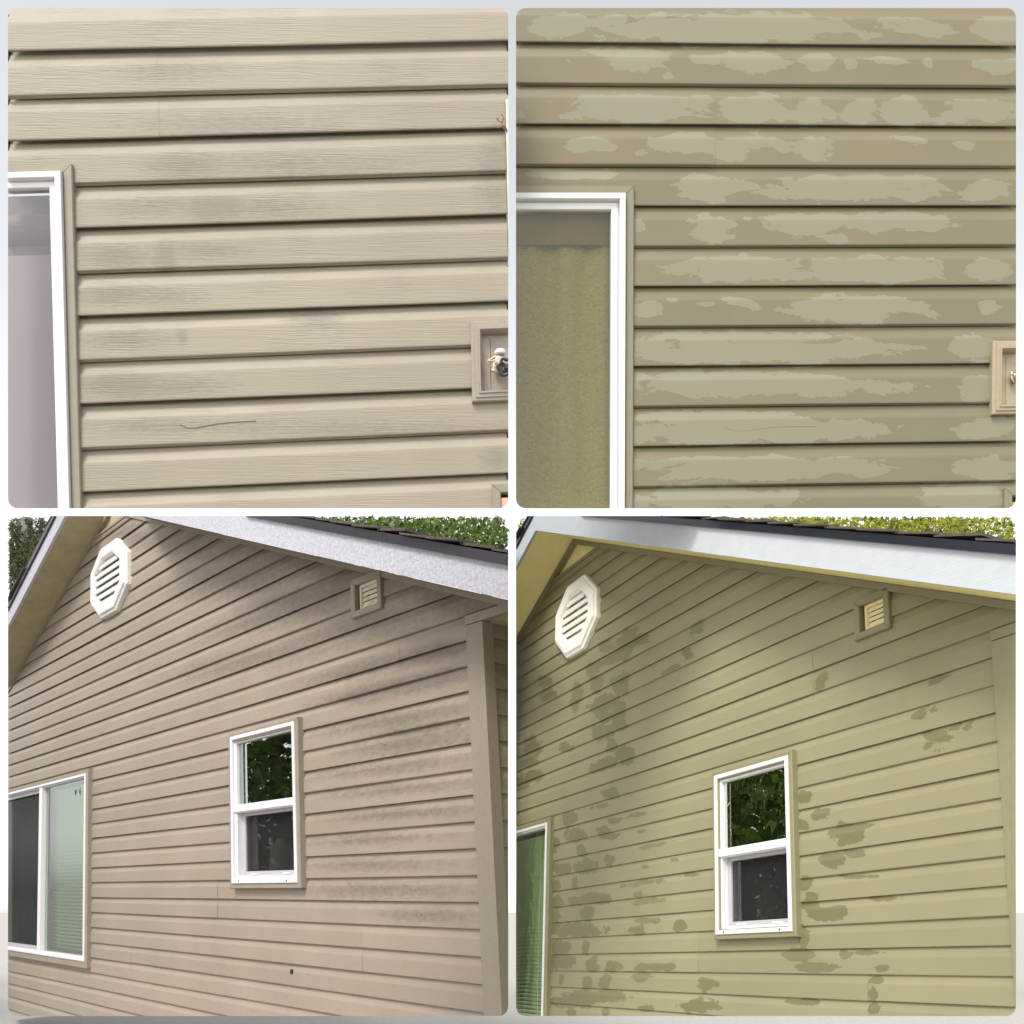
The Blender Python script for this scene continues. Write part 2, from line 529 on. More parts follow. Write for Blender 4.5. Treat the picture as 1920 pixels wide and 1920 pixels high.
# ------------------------------------------------------------------ materials
M = {}
M['sidA'] = siding_mat('siding_grey_beige', lin(143, 134, 118), lin(83, 73, 64), grain=1.5, gscale=(7, 40, 190), edge=0.9, noise=(30, 30, 210), amp=1.7, soft_amt=0.36)
M['sidB'] = siding_mat('siding_tan_drying', lin(116, 110, 86), lin(129, 125, 104), grain=0.18, gscale=(8, 40, 330), wet_rough=0.55, rough=0.38, edge=0.05, noise=(8, 8, 20), amp=2.0, tint=lin(128, 108, 81), tint_amt=0.25)
M['sidC'] = siding_mat('siding_pink_beige', lin(141, 128, 114), lin(75, 66, 58), grain=0.6, gscale=(8, 30, 300), edge=1.1, noise=(20, 20, 44), amp=1.3, soft_amt=0.58, speck=(lin(42, 35, 30), 95, 0.22))
M['sidD'] = siding_mat('siding_olive_drying', lin(134, 128, 97), lin(110, 105, 73), grain=0.12, gscale=(8, 30, 300), wet_rough=0.36, rough=0.5, edge=0.05, noise=(9, 9, 17), amp=2.0)
M['trimA'] = plain('trim_grey_beige', lin(132, 125, 108), 0.5, var=0.05)
M['trimB'] = plain('trim_tan', lin(125, 118, 97), 0.45, var=0.05)
M['trimC'] = plain('trim_pink_beige', lin(135, 125, 110), 0.55, var=0.06, dirt=lin(108, 95, 81), dscale=20, damt=0.5)
M['trimD'] = plain('trim_olive', lin(128, 122, 92), 0.5, var=0.04)
M['whiteA'] = plain('white_vinyl', lin(208, 204, 207), 0.35, var=0.03)
M['whiteD'] = plain('white_vinyl_clean', lin(212, 212, 208), 0.32, var=0.02)
M['greyframe'] = plain('grey_screen_frame', lin(168, 164, 168), 0.45, var=0.04)
M['fasciaC'] = plain('white_fascia_rough', lin(174, 171, 179), 0.6, var=0.22, nscale=85, bump=1.0, bscale=(30, 60, 160), dirt=lin(135, 134, 141), dscale=45, damt=0.7)
M['fasciaD'] = plain('white_fascia_clean', lin(176, 180, 184), 0.5, var=0.04, nscale=14, bump=0.35, bscale=(10, 30, 120), dirt=lin(172, 174, 168), dscale=5, damt=0.5)
M['soffitC'] = plain('soffit_dull', lin(160, 148, 116), 0.7, var=0.10, nscale=8, bump=0.4, bscale=(40, 40, 40), dirt=lin(110, 101, 76), dscale=9, damt=0.3)
M['soffitD'] = plain('soffit_yellow', lin(236, 222, 152), 0.65, var=0.05, nscale=10, bump=0.5, bscale=(60, 60, 60))
M['drip'] = plain('black_drip_edge', lin(38, 34, 40), 0.35, var=0.1)
M['dripD'] = plain('black_blue_drip_edge', lin(18, 24, 34), 0.3, var=0.1)
M['shingle'] = plain('asphalt_shingle', lin(78, 70, 62), 0.9, var=0.35, nscale=90, bump=0.8, bscale=(160, 160, 160))
M['sheath'] = plain('wall_sheathing', lin(120, 104, 84), 0.8, var=0.1)
M['dark'] = plain('dark_room', lin(46, 42, 42), 0.9, var=0.1)
M['roomA'] = plain('grey_shade_cloth', lin(116, 108, 108), 0.85, var=0.06, nscale=3)
M['darkgap'] = plain('dark_gap', lin(34, 31, 27), 0.9, var=0.1)

# ------------------------------------------------------------------ ground
def ground():
    bm = bmesh.new()
    s = 900.0
    vv = [bm.verts.new((x, y, 0)) for x, y in ((-s, -s), (s, -s), (s, s), (-s, s))]
    bm.faces.new(vv)
    m = plain('pale_gravel', lin(162, 158, 151), 0.9, var=0.12, nscale=18, bump=0.6, bscale=(40, 40, 40))
    o = finish('', 'ground', bm, m, None)
    tag(o, kind='structure')
ground()

def new_wall(w, name, label, cat, group=None):
    W = WALLS[w]
    k = W.get('size', 1.0)
    o = empty(name, CAMP + k * (W['t'] - CAMP), W['R'])
    o.scale = (k, k, k)
    tag(o, label, cat, group)
    ROOT[w] = o
    return o

SEC = {}
def sec(w, d=0.0, inset=0.0):
    k = (w, round(d, 4), inset)
    if k not in SEC: SEC[k] = planes_of(section(w, d, inset))
    return SEC[k]

def room(w, rect, depth, mat, parent, inset_planes=None, name='room_interior'):
    """dim recess behind a window: five faces open to the front"""
    x0, x1, z0, z1 = rect
    bm = bmesh.new()
    d0, d1 = -0.05, -0.05 - depth
    P = lambda x, d, z: bm.verts.new((x, d, z))
    q = [P(x, d, z) for d in (d0, d1) for x, z in ((x0, z0), (x1, z0), (x1, z1), (x0, z1))]
    for f in ((4, 5, 6, 7), (0, 1, 5, 4), (1, 2, 6, 5), (2, 3, 7, 6), (3, 0, 4, 7)):
        bm.faces.new([q[i] for i in f])
    clip3(bm, sight_planes(w))
    return finish(w, name, bm, mat, parent, None)

def pane(w, rect, d, mat, parent, planes, name='pane', thick=0.004):
    bm = bmesh.new()
    box(bm, rect[0], rect[1], d - thick, d, rect[2], rect[3])
    return finish(w, name, bm, mat, parent, planes)

# casing: a J-shaped siding trim; white frame: stepped vinyl
CASING = [(0.0, -0.02), (0.0, 0.008), (0.003, 0.012), (0.026, 0.012), (0.029, 0.009), (0.029, -0.02)]
def scaled(prof, k): return [(a * k, d * k) for a, d in prof]

def faucet_box(w, root, x0, x1, z0, z1, mat, planes, label=None):
    b = finish(w, 'faucet_box', ring_box_back(w, x0, x1, z0, z1), mat, root, planes)
    prof = [(0.0, -0.016), (0.0, 0.012), (0.003, 0.015), (0.011, 0.015), (0.0125, 0.019), (0.023, 0.019), (0.0245, 0.023), (0.029, 0.023), (0.031, 0.02), (0.036, 0.006), (0.036, -0.016)]
    frame(w, 'box_frame', (x0, x1, z0, z1), prof, mat, b, planes, gap=0.0)
    return b

def ring_box_back(w, x0, x1, z0, z1):
    bm = bmesh.new()
    i = 0.034
    xm = x0 + 0.30 * (x1 - x0)
    box(bm, x0 + i, xm - 0.0008, -0.03, -0.010, z0 + i, z1 - i)
    box(bm, xm + 0.0008, x1 - i, -0.03, -0.010, z0 + i, z1 - i)
    box(bm, x0 + i, x1 - i, -0.036, -0.0305, z0 + i, z1 - i)
    return bm

def wall_of_cam(w):
    """camera position in wall coordinates"""
    W = WALLS[w]
    q = W['R'].T @ (CAMP - W['t'])
    s = W['skew']
    x = q[0] / math.sqrt(1 - s * s)
    return np.array([x, -q[1], q[2] - x * s])

VIEW = {}
def sight_planes(w):
    """end cuts of the deep pieces (eaves, rooms): they end where the wall section ends as one looks past it"""
    if w not in VIEW:
        cp = wall_of_cam(w)
        pts = section(w, 0.0)
        P3 = [np.array([p[0], 0.0, p[1]]) for p in pts]
        ctr = sum(P3) / len(P3)
        out = []
        for i in range(len(P3)):
            a, b = P3[i], P3[(i + 1) % len(P3)]
            n = np.cross(a - cp, b - cp); n /= np.linalg.norm(n)
            if n @ (ctr - cp) > 0: n = -n
            out.append((a, n))
        VIEW[w] = out
    return VIEW[w]

def clip3(bm, planes):
    for a, n in planes:
        if not bm.verts: return
        far = max((v.co.x - a[0]) * n[0] + (v.co.y - a[1]) * n[1] + (v.co.z - a[2]) * n[2] for v in bm.verts)
        if far <= 1e-6: continue
        bmesh.ops.bisect_plane(bm, geom=bm.verts[:] + bm.edges[:] + bm.faces[:], dist=1e-7, plane_co=tuple(a), plane_no=tuple(n), clear_outer=True)

def deep(w, name, bm, mat, parent, smooth=False):
    clip3(bm, sight_planes(w))
    return finish(w, name, bm, mat, parent, None, smooth)

def rect_px(w, d, tl, tr, br, bl):
    """axis-aligned opening from the four corners seen in the photograph, at relief d"""
    a, b, c, e = (at(w, *p, d) for p in (tl, tr, br, bl))
    return ((a[0] + e[0]) / 2, (b[0] + c[0]) / 2, (c[1] + e[1]) / 2, (a[1] + b[1]) / 2)

def inset(r, i, j=None):
    j = i if j is None else j
    return (r[0] + i, r[1] - i, r[2] + j, r[3] - j)

# ------------------------------------------------------------------ wall A: grey beige siding, window at the left, faucet box
wA = new_wall('A', 'sided_house', 'grey beige lap siding wall with smudges, white window and silver faucet box', 'house', 'siding walls before and after washing')
set_field('A', [(350, 312, 75, 22, .9), (400, 390, 60, 24, 1.0), (300, 388, 80, 14, .45), (310, 480, 22, 26, .9), (220, 482, 60, 20, .75), (390, 470, 60, 12, .5),
                (215, 552, 75, 20, .8), (300, 556, 60, 12, .5), (340, 632, 10, 14, 1.0), (235, 638, 60, 16, .5), (235, 722, 70, 22, .85), (320, 725, 90, 14, .55),
                (430, 235, 120, 14, .35), (560, 310, 140, 14, .35), (700, 805, 200, 10, .25), (300, 800, 90, 10, .35), (430, 800, 120, 8, .3), (590, 595, 40, 14, .5), (930, 330, 30, 60, .45),
                (930, 860, 26, 18, .6), (500, 390, 90, 12, .45), (330, 130, 60, 12, .2)])
pA = sight_planes('A')
TA = (-1.0, 0.006, -1.75, -0.366)
hole_w = inset(TA, 0.003)
FBA = (1.259, 1.47, -1.171, -0.912)
hole_f = inset(FBA, 0.003)
LBA = (1.318, 1.60, -1.75, -1.440)
hole_l = inset(LBA, 0.003)
RTA = (1.386, 1.60, -0.905, -0.199)
holesA = [hole_w, hole_f, hole_l, RTA]
lay_siding('A', M['sidA'], wA, 0, 11, -0.30, 1.55, holesA, {1: [0.274], 2: [0.276], 7: [], 10: []}, pA, 0.012, depth=1.3)
def edge_strip(w, root, mat, x, ya, yb):
    """added strip that keeps side light out of the hollow courses at a cut end"""
    pts = [at(w, x[0], ya, -.02), at(w, x[1], ya, -.02), at(w, x[1], yb, -.02), at(w, x[0], yb, -.02)]
    bm = bmesh.new(); prism(bm, pts, -0.046, -0.013)
    finish(w, 'light_block_strip', bm, mat, root, sight_planes(w))
edge_strip('A', wA, M['darkgap'], (15.6, 18), 15, 300)
edge_strip('A', wA, M['darkgap'], (950, 952.4), 15, 180)
edge_strip('A', wA, M['darkgap'], (950, 952.4), 500, 598)
edge_strip('A', wA, M['darkgap'], (950, 952.4), 755, 900)
sheathing('A', wA, M['sheath'], holesA, sight_planes('A'), -0.3, 1.5, -1.6, 0.2)

def sash_window(w, name, T, planes, casing, white, prof_frame, first_inset, root):
    win = finish(w, name, ring_side('right', inset(T, 0.029), prof_frame, 0.0), white, root, planes)
    frame(w, 'frame', inset(T, 0.029), prof_frame, white, win, planes, ('top', 'bottom', 'left'), 0.0)
    frame(w, 'trim_board', T, CASING, casing, win, planes, gap=0.0008)
    return win

PF_A = [(0.0015, -0.03), (0.0015, 0.024), (0.003, 0.027), (0.020, 0.027), (0.0215, 0.025), (0.0225, 0.008), (0.026, 0.008), (0.0275, 0.011), (0.042, 0.011), (0.044, 0.009), (0.0445, -0.02)]
winA = sash_window('A', 'window', TA, pA, M['trimA'], M['whiteA'], PF_A, 0, wA)
gA = inset(TA, 0.029 + 0.043)
M['glassA'] = glass_mat('window_glass_dusty', (0.97, 0.95, 0.96, 1), refl=0.8, veil=0.03, veil_col=lin(190, 180, 186))
pane('A', gA, -0.004, M['glassA'], winA, pA)
bm = bmesh.new()      # roller shade behind the glass, its roll showing at the head
box(bm, gA[0] - .02, gA[1] + .02, -0.075, -0.070, gA[2], gA[3] - 0.17)
deep('A', 'roller_shade', bm, M['roomA'], winA)
M['valance'] = plain('brown_grey_valance', lin(82, 72, 70), 0.8, var=0.1, nscale=6)
bm = bmesh.new()
lathe(bm, (gA[0] - .05, -0.082, gA[3] - 0.085), (1, 0, 0), [(0, .045), (gA[1] - gA[0] + .1, .045)], 20)
box(bm, gA[0] - .05, gA[1] + .03, -0.11, -0.085, gA[3] - .18, gA[3] + .03)
deep('A', 'shade_roll', bm, M['valance'], winA, smooth=False)
bm = bmesh.new()
box(bm, gA[0] - .05, gA[1] + .03, -0.14, -0.12, gA[2], gA[3] + .04)
deep('A', 'room_interior', bm, M['dark'], winA)

M['metal'] = plain('worn_brass_chrome', lin(176, 160, 140), 0.28, metal=0.9, var=0.15, nscale=80)
M['blackiron'] = plain('black_handwheel', lin(40, 36, 38), 0.35, var=0.2, nscale=60)
M['boxA'] = plain('grey_plastic_mount', lin(145, 134, 121), 0.5, var=0.06, nscale=50, dirt=lin(99, 88, 77), dscale=30, damt=0.4)
M['boxB'] = plain('tan_plastic_mount', lin(159, 145, 119), 0.5, var=0.05, nscale=50)

def faucet(w, root, cx, cz, s, planes, body_m, wheel_m, cap_m):
    f = bmesh.new()
    lathe(f, (cx, 0.0, cz), (0, 1, 0), [(-0.02, .016 * s), (.004, .016 * s), (.006, .024 * s), (.012, .024 * s), (.014, .014 * s), (.035, .014 * s), (.04, .019 * s), (.052, .019 * s), (.056, .012 * s)], 18)
    lathe(f, (cx, .04, cz), (0, 0, 1), [(-.012 * s, .015 * s), (.012 * s, .013 * s), (.022 * s, .012 * s)], 16)
    fo = finish(w, 'faucet', f, body_m, root, planes, smooth=False)
    a = bmesh.new()      # wing lever of the vacuum breaker: an open bracket to the left
    tube(a, [(cx - .004, .045, cz + .022 * s), (cx - .040 * s, .05, cz + .002 * s), (cx - .042 * s, .05, cz - .004 * s), (cx - .024 * s, .05, cz - .026 * s)], [.0032, .0034, .0034, .003], 8)
    tube(a, [(cx - .040 * s, .05, cz), (cx - .008 * s, .05, cz + .004 * s)], [.003, .003], 8)
    lathe(a, (cx - .024 * s, .045, cz - .027 * s), (0, 1, 0), [(0, .006), (.01, .006)], 12)
    finish(w, 'lever', a, body_m, fo, planes)
    a = bmesh.new()
    lathe(a, (cx, .042, cz + .022 * s), (0, 0, 1), [(0, .015 * s), (.004, .019 * s), (.012 * s, .019 * s), (.016 * s, .015 * s)], 20)
    finish(w, 'cap', a, cap_m, fo, planes, smooth=False)
    a = bmesh.new()      # fluted handwheel
    hx, hz, hd = cx + .019 * s, cz - .030 * s, .075
    n = 24
    ring = []
    for k in range(n + 1):
        an = 2 * math.pi * k / n
        r = (.026 + .0035 * math.cos(6 * an)) * s
        ring.append((hx + r * math.cos(an), hd, hz + r * math.sin(an)))
    tube(a, ring, [.0052 * s] * (n + 1), 8, cap=False)
    for k in range(4):
        an = math.pi / 4 + k * math.pi / 2
        tube(a, [(hx, hd - .004, hz), (hx + .025 * s * math.cos(an), hd, hz + .025 * s * math.sin(an))], [.005 * s, .004 * s], 6)
    lathe(a, (hx, hd - .012, hz), (0, 1, 0), [(0, .010 * s), (.016, .009 * s), (.019, .006 * s)], 12)
    lathe(a, (hx, .02, hz), (0, 1, 0), [(0, .007 * s), (.06, .007 * s)], 10)
    finish(w, 'handwheel', a, wheel_m, fo, planes)
    return fo

fbA = faucet_box('A', wA, *FBA, M['boxA'], pA)
faucet('A', wA, 1.352, -1.058, 1.0, pA, M['metal'], M['blackiron'], M['whiteA'])
M['pink'] = plain('cedar_pink_board', lin(206, 160, 140), 0.6, var=0.12, nscale=30, bump=0.4, bscale=(20, 30, 160))
lb = finish('A', 'wall_box', ring_side('top', LBA, CASING, 0.0008), M['trimA'], wA, pA)
frame('A', 'trim_board', LBA, CASING, M['trimA'], lb, pA, ('left', 'right'), 0.0008)
bm = bmesh.new(); box(bm, LBA[0] + .012, LBA[1] - .03, -0.02, 0.004, LBA[2], LBA[3] - .044)
finish('A', 'face_board', bm, M['pink'], lb, pA)
bm = bmesh.new(); box(bm, LBA[0] + .028, LBA[1] - .03, -0.045, -0.02, LBA[2], LBA[3] - .028)
finish('A', 'backing', bm, M['darkgap'], lb, pA)
M['cream'] = plain('cream_trim', lin(204, 195, 170), 0.5, var=0.06)
bm = bmesh.new(); box(bm, 1.3875, 1.46, -0.03, 0.012, -0.903, -0.200)
finish('A', 'corner_trim', bm, M['cream'], wA, pA, bevel=0.002)

# dried stem caught behind the cream trim
bm = bmesh.new()
q = lambda px, py, d: tuple(local('A', *(lambda v: (v[0], d, v[1]))(at('A', px, py, d))))
for pts in ([(950, 243, .012), (944, 236, .02), (940, 230, .022), (935, 226, .02), (934, 219, .02)], [(944, 236, .02), (938, 239, .022), (931, 240, .016)],
            [(940, 230, .022), (945, 222, .024), (940, 214, .02)], [(935, 226, .02), (931, 222, .02)], [(951, 246, .012), (946, 242, .02), (938, 236, .02)]):
    P = [q(*p) for p in pts]
    tube(bm, P, [.0022 - .0003 * i for i in range(len(P))], 6)
mst = plain('dry_stem', lin(120, 92, 76), 0.8, var=0.2, nscale=100)
me = finish('', 'dried_stem', bm, mst, None)
mw = Matrix([[WALLS['A']['R'][i][j] for j in range(3)] for i in range(3)]).to_4x4(); mw.translation = Vector(WALLS['A']['t']); me.matrix_world = mw
tag(me, 'dried brown stem caught on smudged grey beige siding beside the cream trim strip', 'dry stem')

# ------------------------------------------------------------------ wall B: the same kind of wall, drying after washing
wB = new_wall('B', 'sided_house', 'tan lap siding wall with patchy drying water marks, white window and tan faucet box', 'house', 'siding walls before and after washing')
set_field('B', [(1050, 45, 60, 24), (1370, 52, 265, 30), (1720, 48, 70, 17, 1, .12), (1872, 52, 52, 25), (1205, 112, 55, 25), (1252, 142, 14, 8), (1395, 113, 84, 20), (1530, 115, 32, 16), (1595, 120, 12, 10),
    (1665, 112, 40, 7, 1, .1), (1742, 119, 10, 10), (1872, 120, 40, 18, .7), (1200, 200, 145, 27), (1026, 192, 16, 8), (975, 216, 14, 6), (1412, 205, 76, 30), (1522, 208, 42, 26), (1610, 207, 32, 26), (1697, 205, 44, 28),
    (1838, 208, 80, 26), (1110, 272, 55, 14), (1202, 286, 13, 6), (1285, 265, 66, 20), (1372, 278, 34, 26), (1425, 266, 45, 12), (1465, 275, 14, 9), (1530, 272, 36, 24), (1706, 258, 34, 7, 1, .15), (1808, 272, 22, 8),
    (1075, 325, 95, 12), (1328, 352, 60, 28), (1600, 353, 182, 28), (1845, 355, 52, 22), (1195, 423, 13, 13), (1332, 428, 46, 30), (1402, 409, 11, 6), (1510, 420, 75, 22), (1680, 415, 105, 24), (1565, 446, 30, 10),
    (1390, 505, 128, 25), (1635, 505, 130, 26), (1855, 503, 42, 20), (1210, 580, 34, 15), (1262, 562, 12, 4), (1322, 572, 18, 5), (1395, 569, 34, 9, 1, .2), (1600, 578, 135, 28), (1857, 577, 20, 14),
    (1430, 656, 262, 26), (1395, 630, 170, 12, .8), (1830, 652, 46, 27), (1440, 722, 262, 22), (1330, 704, 150, 14, .8), (1850, 730, 50, 24), (1420, 806, 250, 28), (1330, 780, 150, 12, .8), (1420, 876, 245, 22), (1850, 800, 60, 22),
    (1330, 935, 150, 24), (1805, 932, 80, 24), (1850, 878, 60, 22), (1120, 100, 30, 10, .2)])
pB = sight_planes('B')
TB = (-1.25, -0.0045, -1.95, -0.500)
FBB = (1.2945, 1.50, -1.309, -1.048)
LBB = (1.347, 1.62, -1.95, -1.570)
holesB = [inset(TB, 0.003), inset(FBB, 0.003), inset(LBB, 0.003)]
lay_siding('B', M['sidB'], wB, 0, 12, -0.50, 1.5, holesB, {2: [0.2805], 3: [0.284]}, pB, 0.012, depth=0.9)
edge_strip('B', wB, M['darkgap'], (968.1, 970.5), 15, 340)
edge_strip('B', wB, M['darkgap'], (1902, 1904.4), 15, 634)
edge_strip('B', wB, M['darkgap'], (1902, 1904.4), 780, 905)
sheathing('B', wB, M['sheath'], holesB, sight_planes('B'), -0.5, 1.5, -1.7, 0.2)
PF_B = [(0.003, -0.03), (0.003, 0.024), (0.0045, 0.027), (0.022, 0.027), (0.024, 0.025), (0.0255, 0.006), (0.028, 0.006), (0.0295, 0.010), (0.050, 0.010), (0.052, 0.008), (0.0525, -0.02)]
winB = sash_window('B', 'window', TB, pB, M['trimB'], M['whiteD'], PF_B, 0, wB)
gB = inset(TB, 0.029 + 0.051)
M['glassB'] = glass_mat('window_glass_clear', (0.95, 0.94, 0.82, 1), refl=0.7)
pane('B', gB, -0.004, M['glassB'], winB, pB)
def reflection_mat():
    m, t, b = new_mat('olive_reflection_curtain')  # mottled olive: reflected lawn and road painted into the cloth colour
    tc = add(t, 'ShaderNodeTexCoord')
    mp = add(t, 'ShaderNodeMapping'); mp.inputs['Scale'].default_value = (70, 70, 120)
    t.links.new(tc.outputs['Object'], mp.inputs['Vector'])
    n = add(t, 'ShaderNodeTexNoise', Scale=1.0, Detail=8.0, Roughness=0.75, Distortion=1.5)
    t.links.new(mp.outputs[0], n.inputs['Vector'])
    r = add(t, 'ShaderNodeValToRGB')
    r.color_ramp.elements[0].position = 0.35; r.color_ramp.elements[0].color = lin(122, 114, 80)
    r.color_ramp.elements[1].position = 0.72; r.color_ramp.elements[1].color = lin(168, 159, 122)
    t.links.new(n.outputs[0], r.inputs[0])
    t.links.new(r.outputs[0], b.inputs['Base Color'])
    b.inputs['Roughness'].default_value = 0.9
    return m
M['reflectionB'] = reflection_mat()
bm = bmesh.new()      # added sheet in shallow folds, its olive standing for the glass's lawn reflection
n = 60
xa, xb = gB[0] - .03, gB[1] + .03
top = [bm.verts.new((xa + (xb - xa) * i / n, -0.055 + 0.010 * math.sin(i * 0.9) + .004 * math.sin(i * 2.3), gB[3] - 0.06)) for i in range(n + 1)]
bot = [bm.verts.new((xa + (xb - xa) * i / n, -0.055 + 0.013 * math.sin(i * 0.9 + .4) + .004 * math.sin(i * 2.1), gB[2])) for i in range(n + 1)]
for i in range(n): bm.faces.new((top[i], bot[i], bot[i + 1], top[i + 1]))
deep('B', 'curtain', bm, M['reflectionB'], winB, smooth=True)
M['reflection_head'] = plain('brown_reflection_band', lin(104, 90, 56), 0.8, var=0.2, nscale=9)  # added band: brown head of the window reflection, put in as colour
bm = bmesh.new(); box(bm, xa, xb, -0.042, -0.035, gB[3] - .10, gB[3] + .03)
deep('B', 'reflection_band', bm, M['reflection_head'], winB)
bm = bmesh.new(); box(bm, xa, xb, -0.12, -0.10, gB[2], gB[3] + .05)
deep('B', 'room_interior', bm, M['dark'], winB)
faucet_box('B', wB, *FBB, M['boxB'], pB)
faucet('B', wB, 1.386, -1.175, 1.0, pB, M['metal'], M['blackiron'], M['whiteA'])
M['orange'] = plain('orange_brown_board', lin(196, 132, 92), 0.6, var=0.15, nscale=30)
lb = finish('B', 'wall_box', ring_side('top', LBB, CASING, 0.0008), M['trimB'], wB, pB)
frame('B', 'trim_board', LBB, CASING, M['trimB'], lb, pB, ('left', 'right'), 0.0008)
bm = bmesh.new(); box(bm, LBB[0] + .016, LBB[1] - .03, -0.02, 0.002, LBB[2], LBB[3] - .05)
finish('B', 'face_board', bm, M['orange'], lb, pB)
bm = bmesh.new(); box(bm, LBB[0] + .028, LBB[1] - .03, -0.045, -0.02, LBB[2], LBB[3] - .028)
finish('B', 'backing', bm, M['darkgap'], lb, pB)

def scratch(w, root, pts):
    bm = bmesh.new()
    P = []
    for a, b in zip(pts, pts[1:]):
        for k in range(4):
            P.append(at(w, a[0] + (b[0] - a[0]) * k / 4, a[1] + (b[1] - a[1]) * k / 4, 0.0))
    P.append(at(w, *pts[-1], 0.0))
    tube(bm, [(p[0], -0.0006, p[1]) for p in P], [.0009] * len(P), 5)
    finish(w, 'scratch', bm, M['scratch'], root, sight_planes(w))
M['scratch'] = plain('scratch_grey', lin(104, 96, 80), 0.8)
scratch('A', wA, [(337, 796), (344, 799), (354, 802), (366, 802), (382, 799), (410, 794), (440, 791), (480, 789)])
scratch('B', wB, [(1360, 802), (1370, 805), (1382, 808), (1400, 808), (1425, 804), (1450, 801), (1480, 800), (1530, 800)])

# ------------------------------------------------------------------ the two gable ends
def octagon(cx, cz, hw, hh, ew, eh, k=0.0):
    hw -= k; hh -= k; ew -= k * 0.41; eh -= k * 0.41
    return [(cx - ew, cz + hh), (cx + ew, cz + hh), (cx + hw, cz + eh), (cx + hw, cz - eh), (cx + ew, cz - hh), (cx - ew, cz - hh), (cx - hw, cz - eh), (cx - hw, cz + eh)]

def octagon_vent(w, root, cx, cz, hw, hh, ew, eh, white, dark):
    prof = [(0.0, -0.02), (0.0, 0.022), (0.004, 0.028), (0.020, 0.028), (0.024, 0.040), (0.030, 0.043), (0.082, 0.043), (0.092, 0.036), (0.096, 0.0)]
    bm = bmesh.new()
    rings = [[bm.verts.new((p[0], d, p[1])) for p in octagon(cx, cz, hw, hh, ew, eh, k)] for k, d in prof]
    for a, b in zip(rings, rings[1:]):
        for i in range(8): bm.faces.new((a[i], a[(i + 1) % 8], b[(i + 1) % 8], b[i]))
    v = deep(w, 'louvre_vent', bm, white, root)
    bm = bmesh.new()
    prism(bm, octagon(cx, cz, hw, hh, ew, eh, 0.09), -0.03, -0.024)
    deep(w, 'vent_back', bm, dark, v)
    iw, ih = hw - 0.094, hh - 0.094
    ew2, eh2 = ew - 0.094 * .41, eh - 0.094 * .41
    def half(z):
        z = abs(z - cz)
        return iw if z <= eh2 else max(0.01, iw + (ew2 - iw) * (z - eh2) / (ih - eh2))
    n = 6
    for i in range(n):
        z = cz + ih - (i + 0.45) * (2 * ih) / n
        hgt = 0.9 * 2 * ih / n
        bm = bmesh.new()
        zt, zb = z + hgt * .5, z - hgt * .34
        a, b = half(zt), half(zb)
        vsx = []
        for (x0, x1, d, zz) in ((-a, a, 0.004, zt), (-b, b, 0.032, zb), (-b, b, 0.032, zb - 0.018), (-b, b, 0.022, zb - 0.018), (-a, a, -0.004, zt - .010)):
            vsx.append((bm.verts.new((cx + x0, d, zz)), bm.verts.new((cx + x1, d, zz))))
        for k in range(5):
            p, q_ = vsx[k], vsx[(k + 1) % 5]
            bm.faces.new((p[0], p[1], q_[1], q_[0]))
        bm.faces.new([p[0] for p in vsx]); bm.faces.new([p[1] for p in vsx][::-1])
        deep(w, 'slat', bm, white, v)
    bm = bmesh.new()
    box(bm, cx - 0.008, cx + 0.008, -0.02, 0.004, cz - ih, cz + ih)
    deep(w, 'centre_rib', bm, white, v)
    return v

def square_vent(w, root, r, casing, white, dark, planes):
    prof = [(0.0, -0.02), (0.0, 0.012), (0.003, 0.016), (0.026, 0.016), (0.030, 0.012), (0.031, -0.03)]
    v = finish(w, 'dryer_vent', ring_side('bottom', r, prof, 0.001), casing, root, planes)
    frame(w, 'trim_board', r, prof, casing, v, planes, ('top', 'left', 'right'), 0.001)
    i = inset(r, 0.030)
    bm = bmesh.new(); box(bm, i[0], i[1], -0.045, -0.034, i[2], i[3]); finish(w, 'vent_back', bm, dark, v, planes)
    f = (i[0] + 0.012, i[1] + 0.0, i[2] + 0.008, i[3])
    frame(w, 'flap_frame', f, [(0, -.034), (0, -.006), (.006, -.004), (.010, -.008), (.010, -.034)], white, v, planes)
    g = inset(f, 0.010)
    n = 4
    h = (g[3] - g[2]) / n
    for k in range(n):
        bm = bmesh.new()
        z0, z1 = g[2] + k * h + .0015, g[2] + (k + 1) * h - .001
        pts = [(g[0], -.014, z0), (g[0], -.022, z1), (g[0], -.026, z1), (g[0], -.02, z0)]
        a = [bm.verts.new(p) for p in pts]; b = [bm.verts.new((g[1], p[1], p[2])) for p in pts]
        for m_ in range(4): bm.faces.new((a[m_], a[(m_ + 1) % 4], b[(m_ + 1) % 4], b[m_]))
        bm.faces.new(a[::-1]); bm.faces.new(b)
        finish(w, 'flap', bm, white, v, planes)
    return v

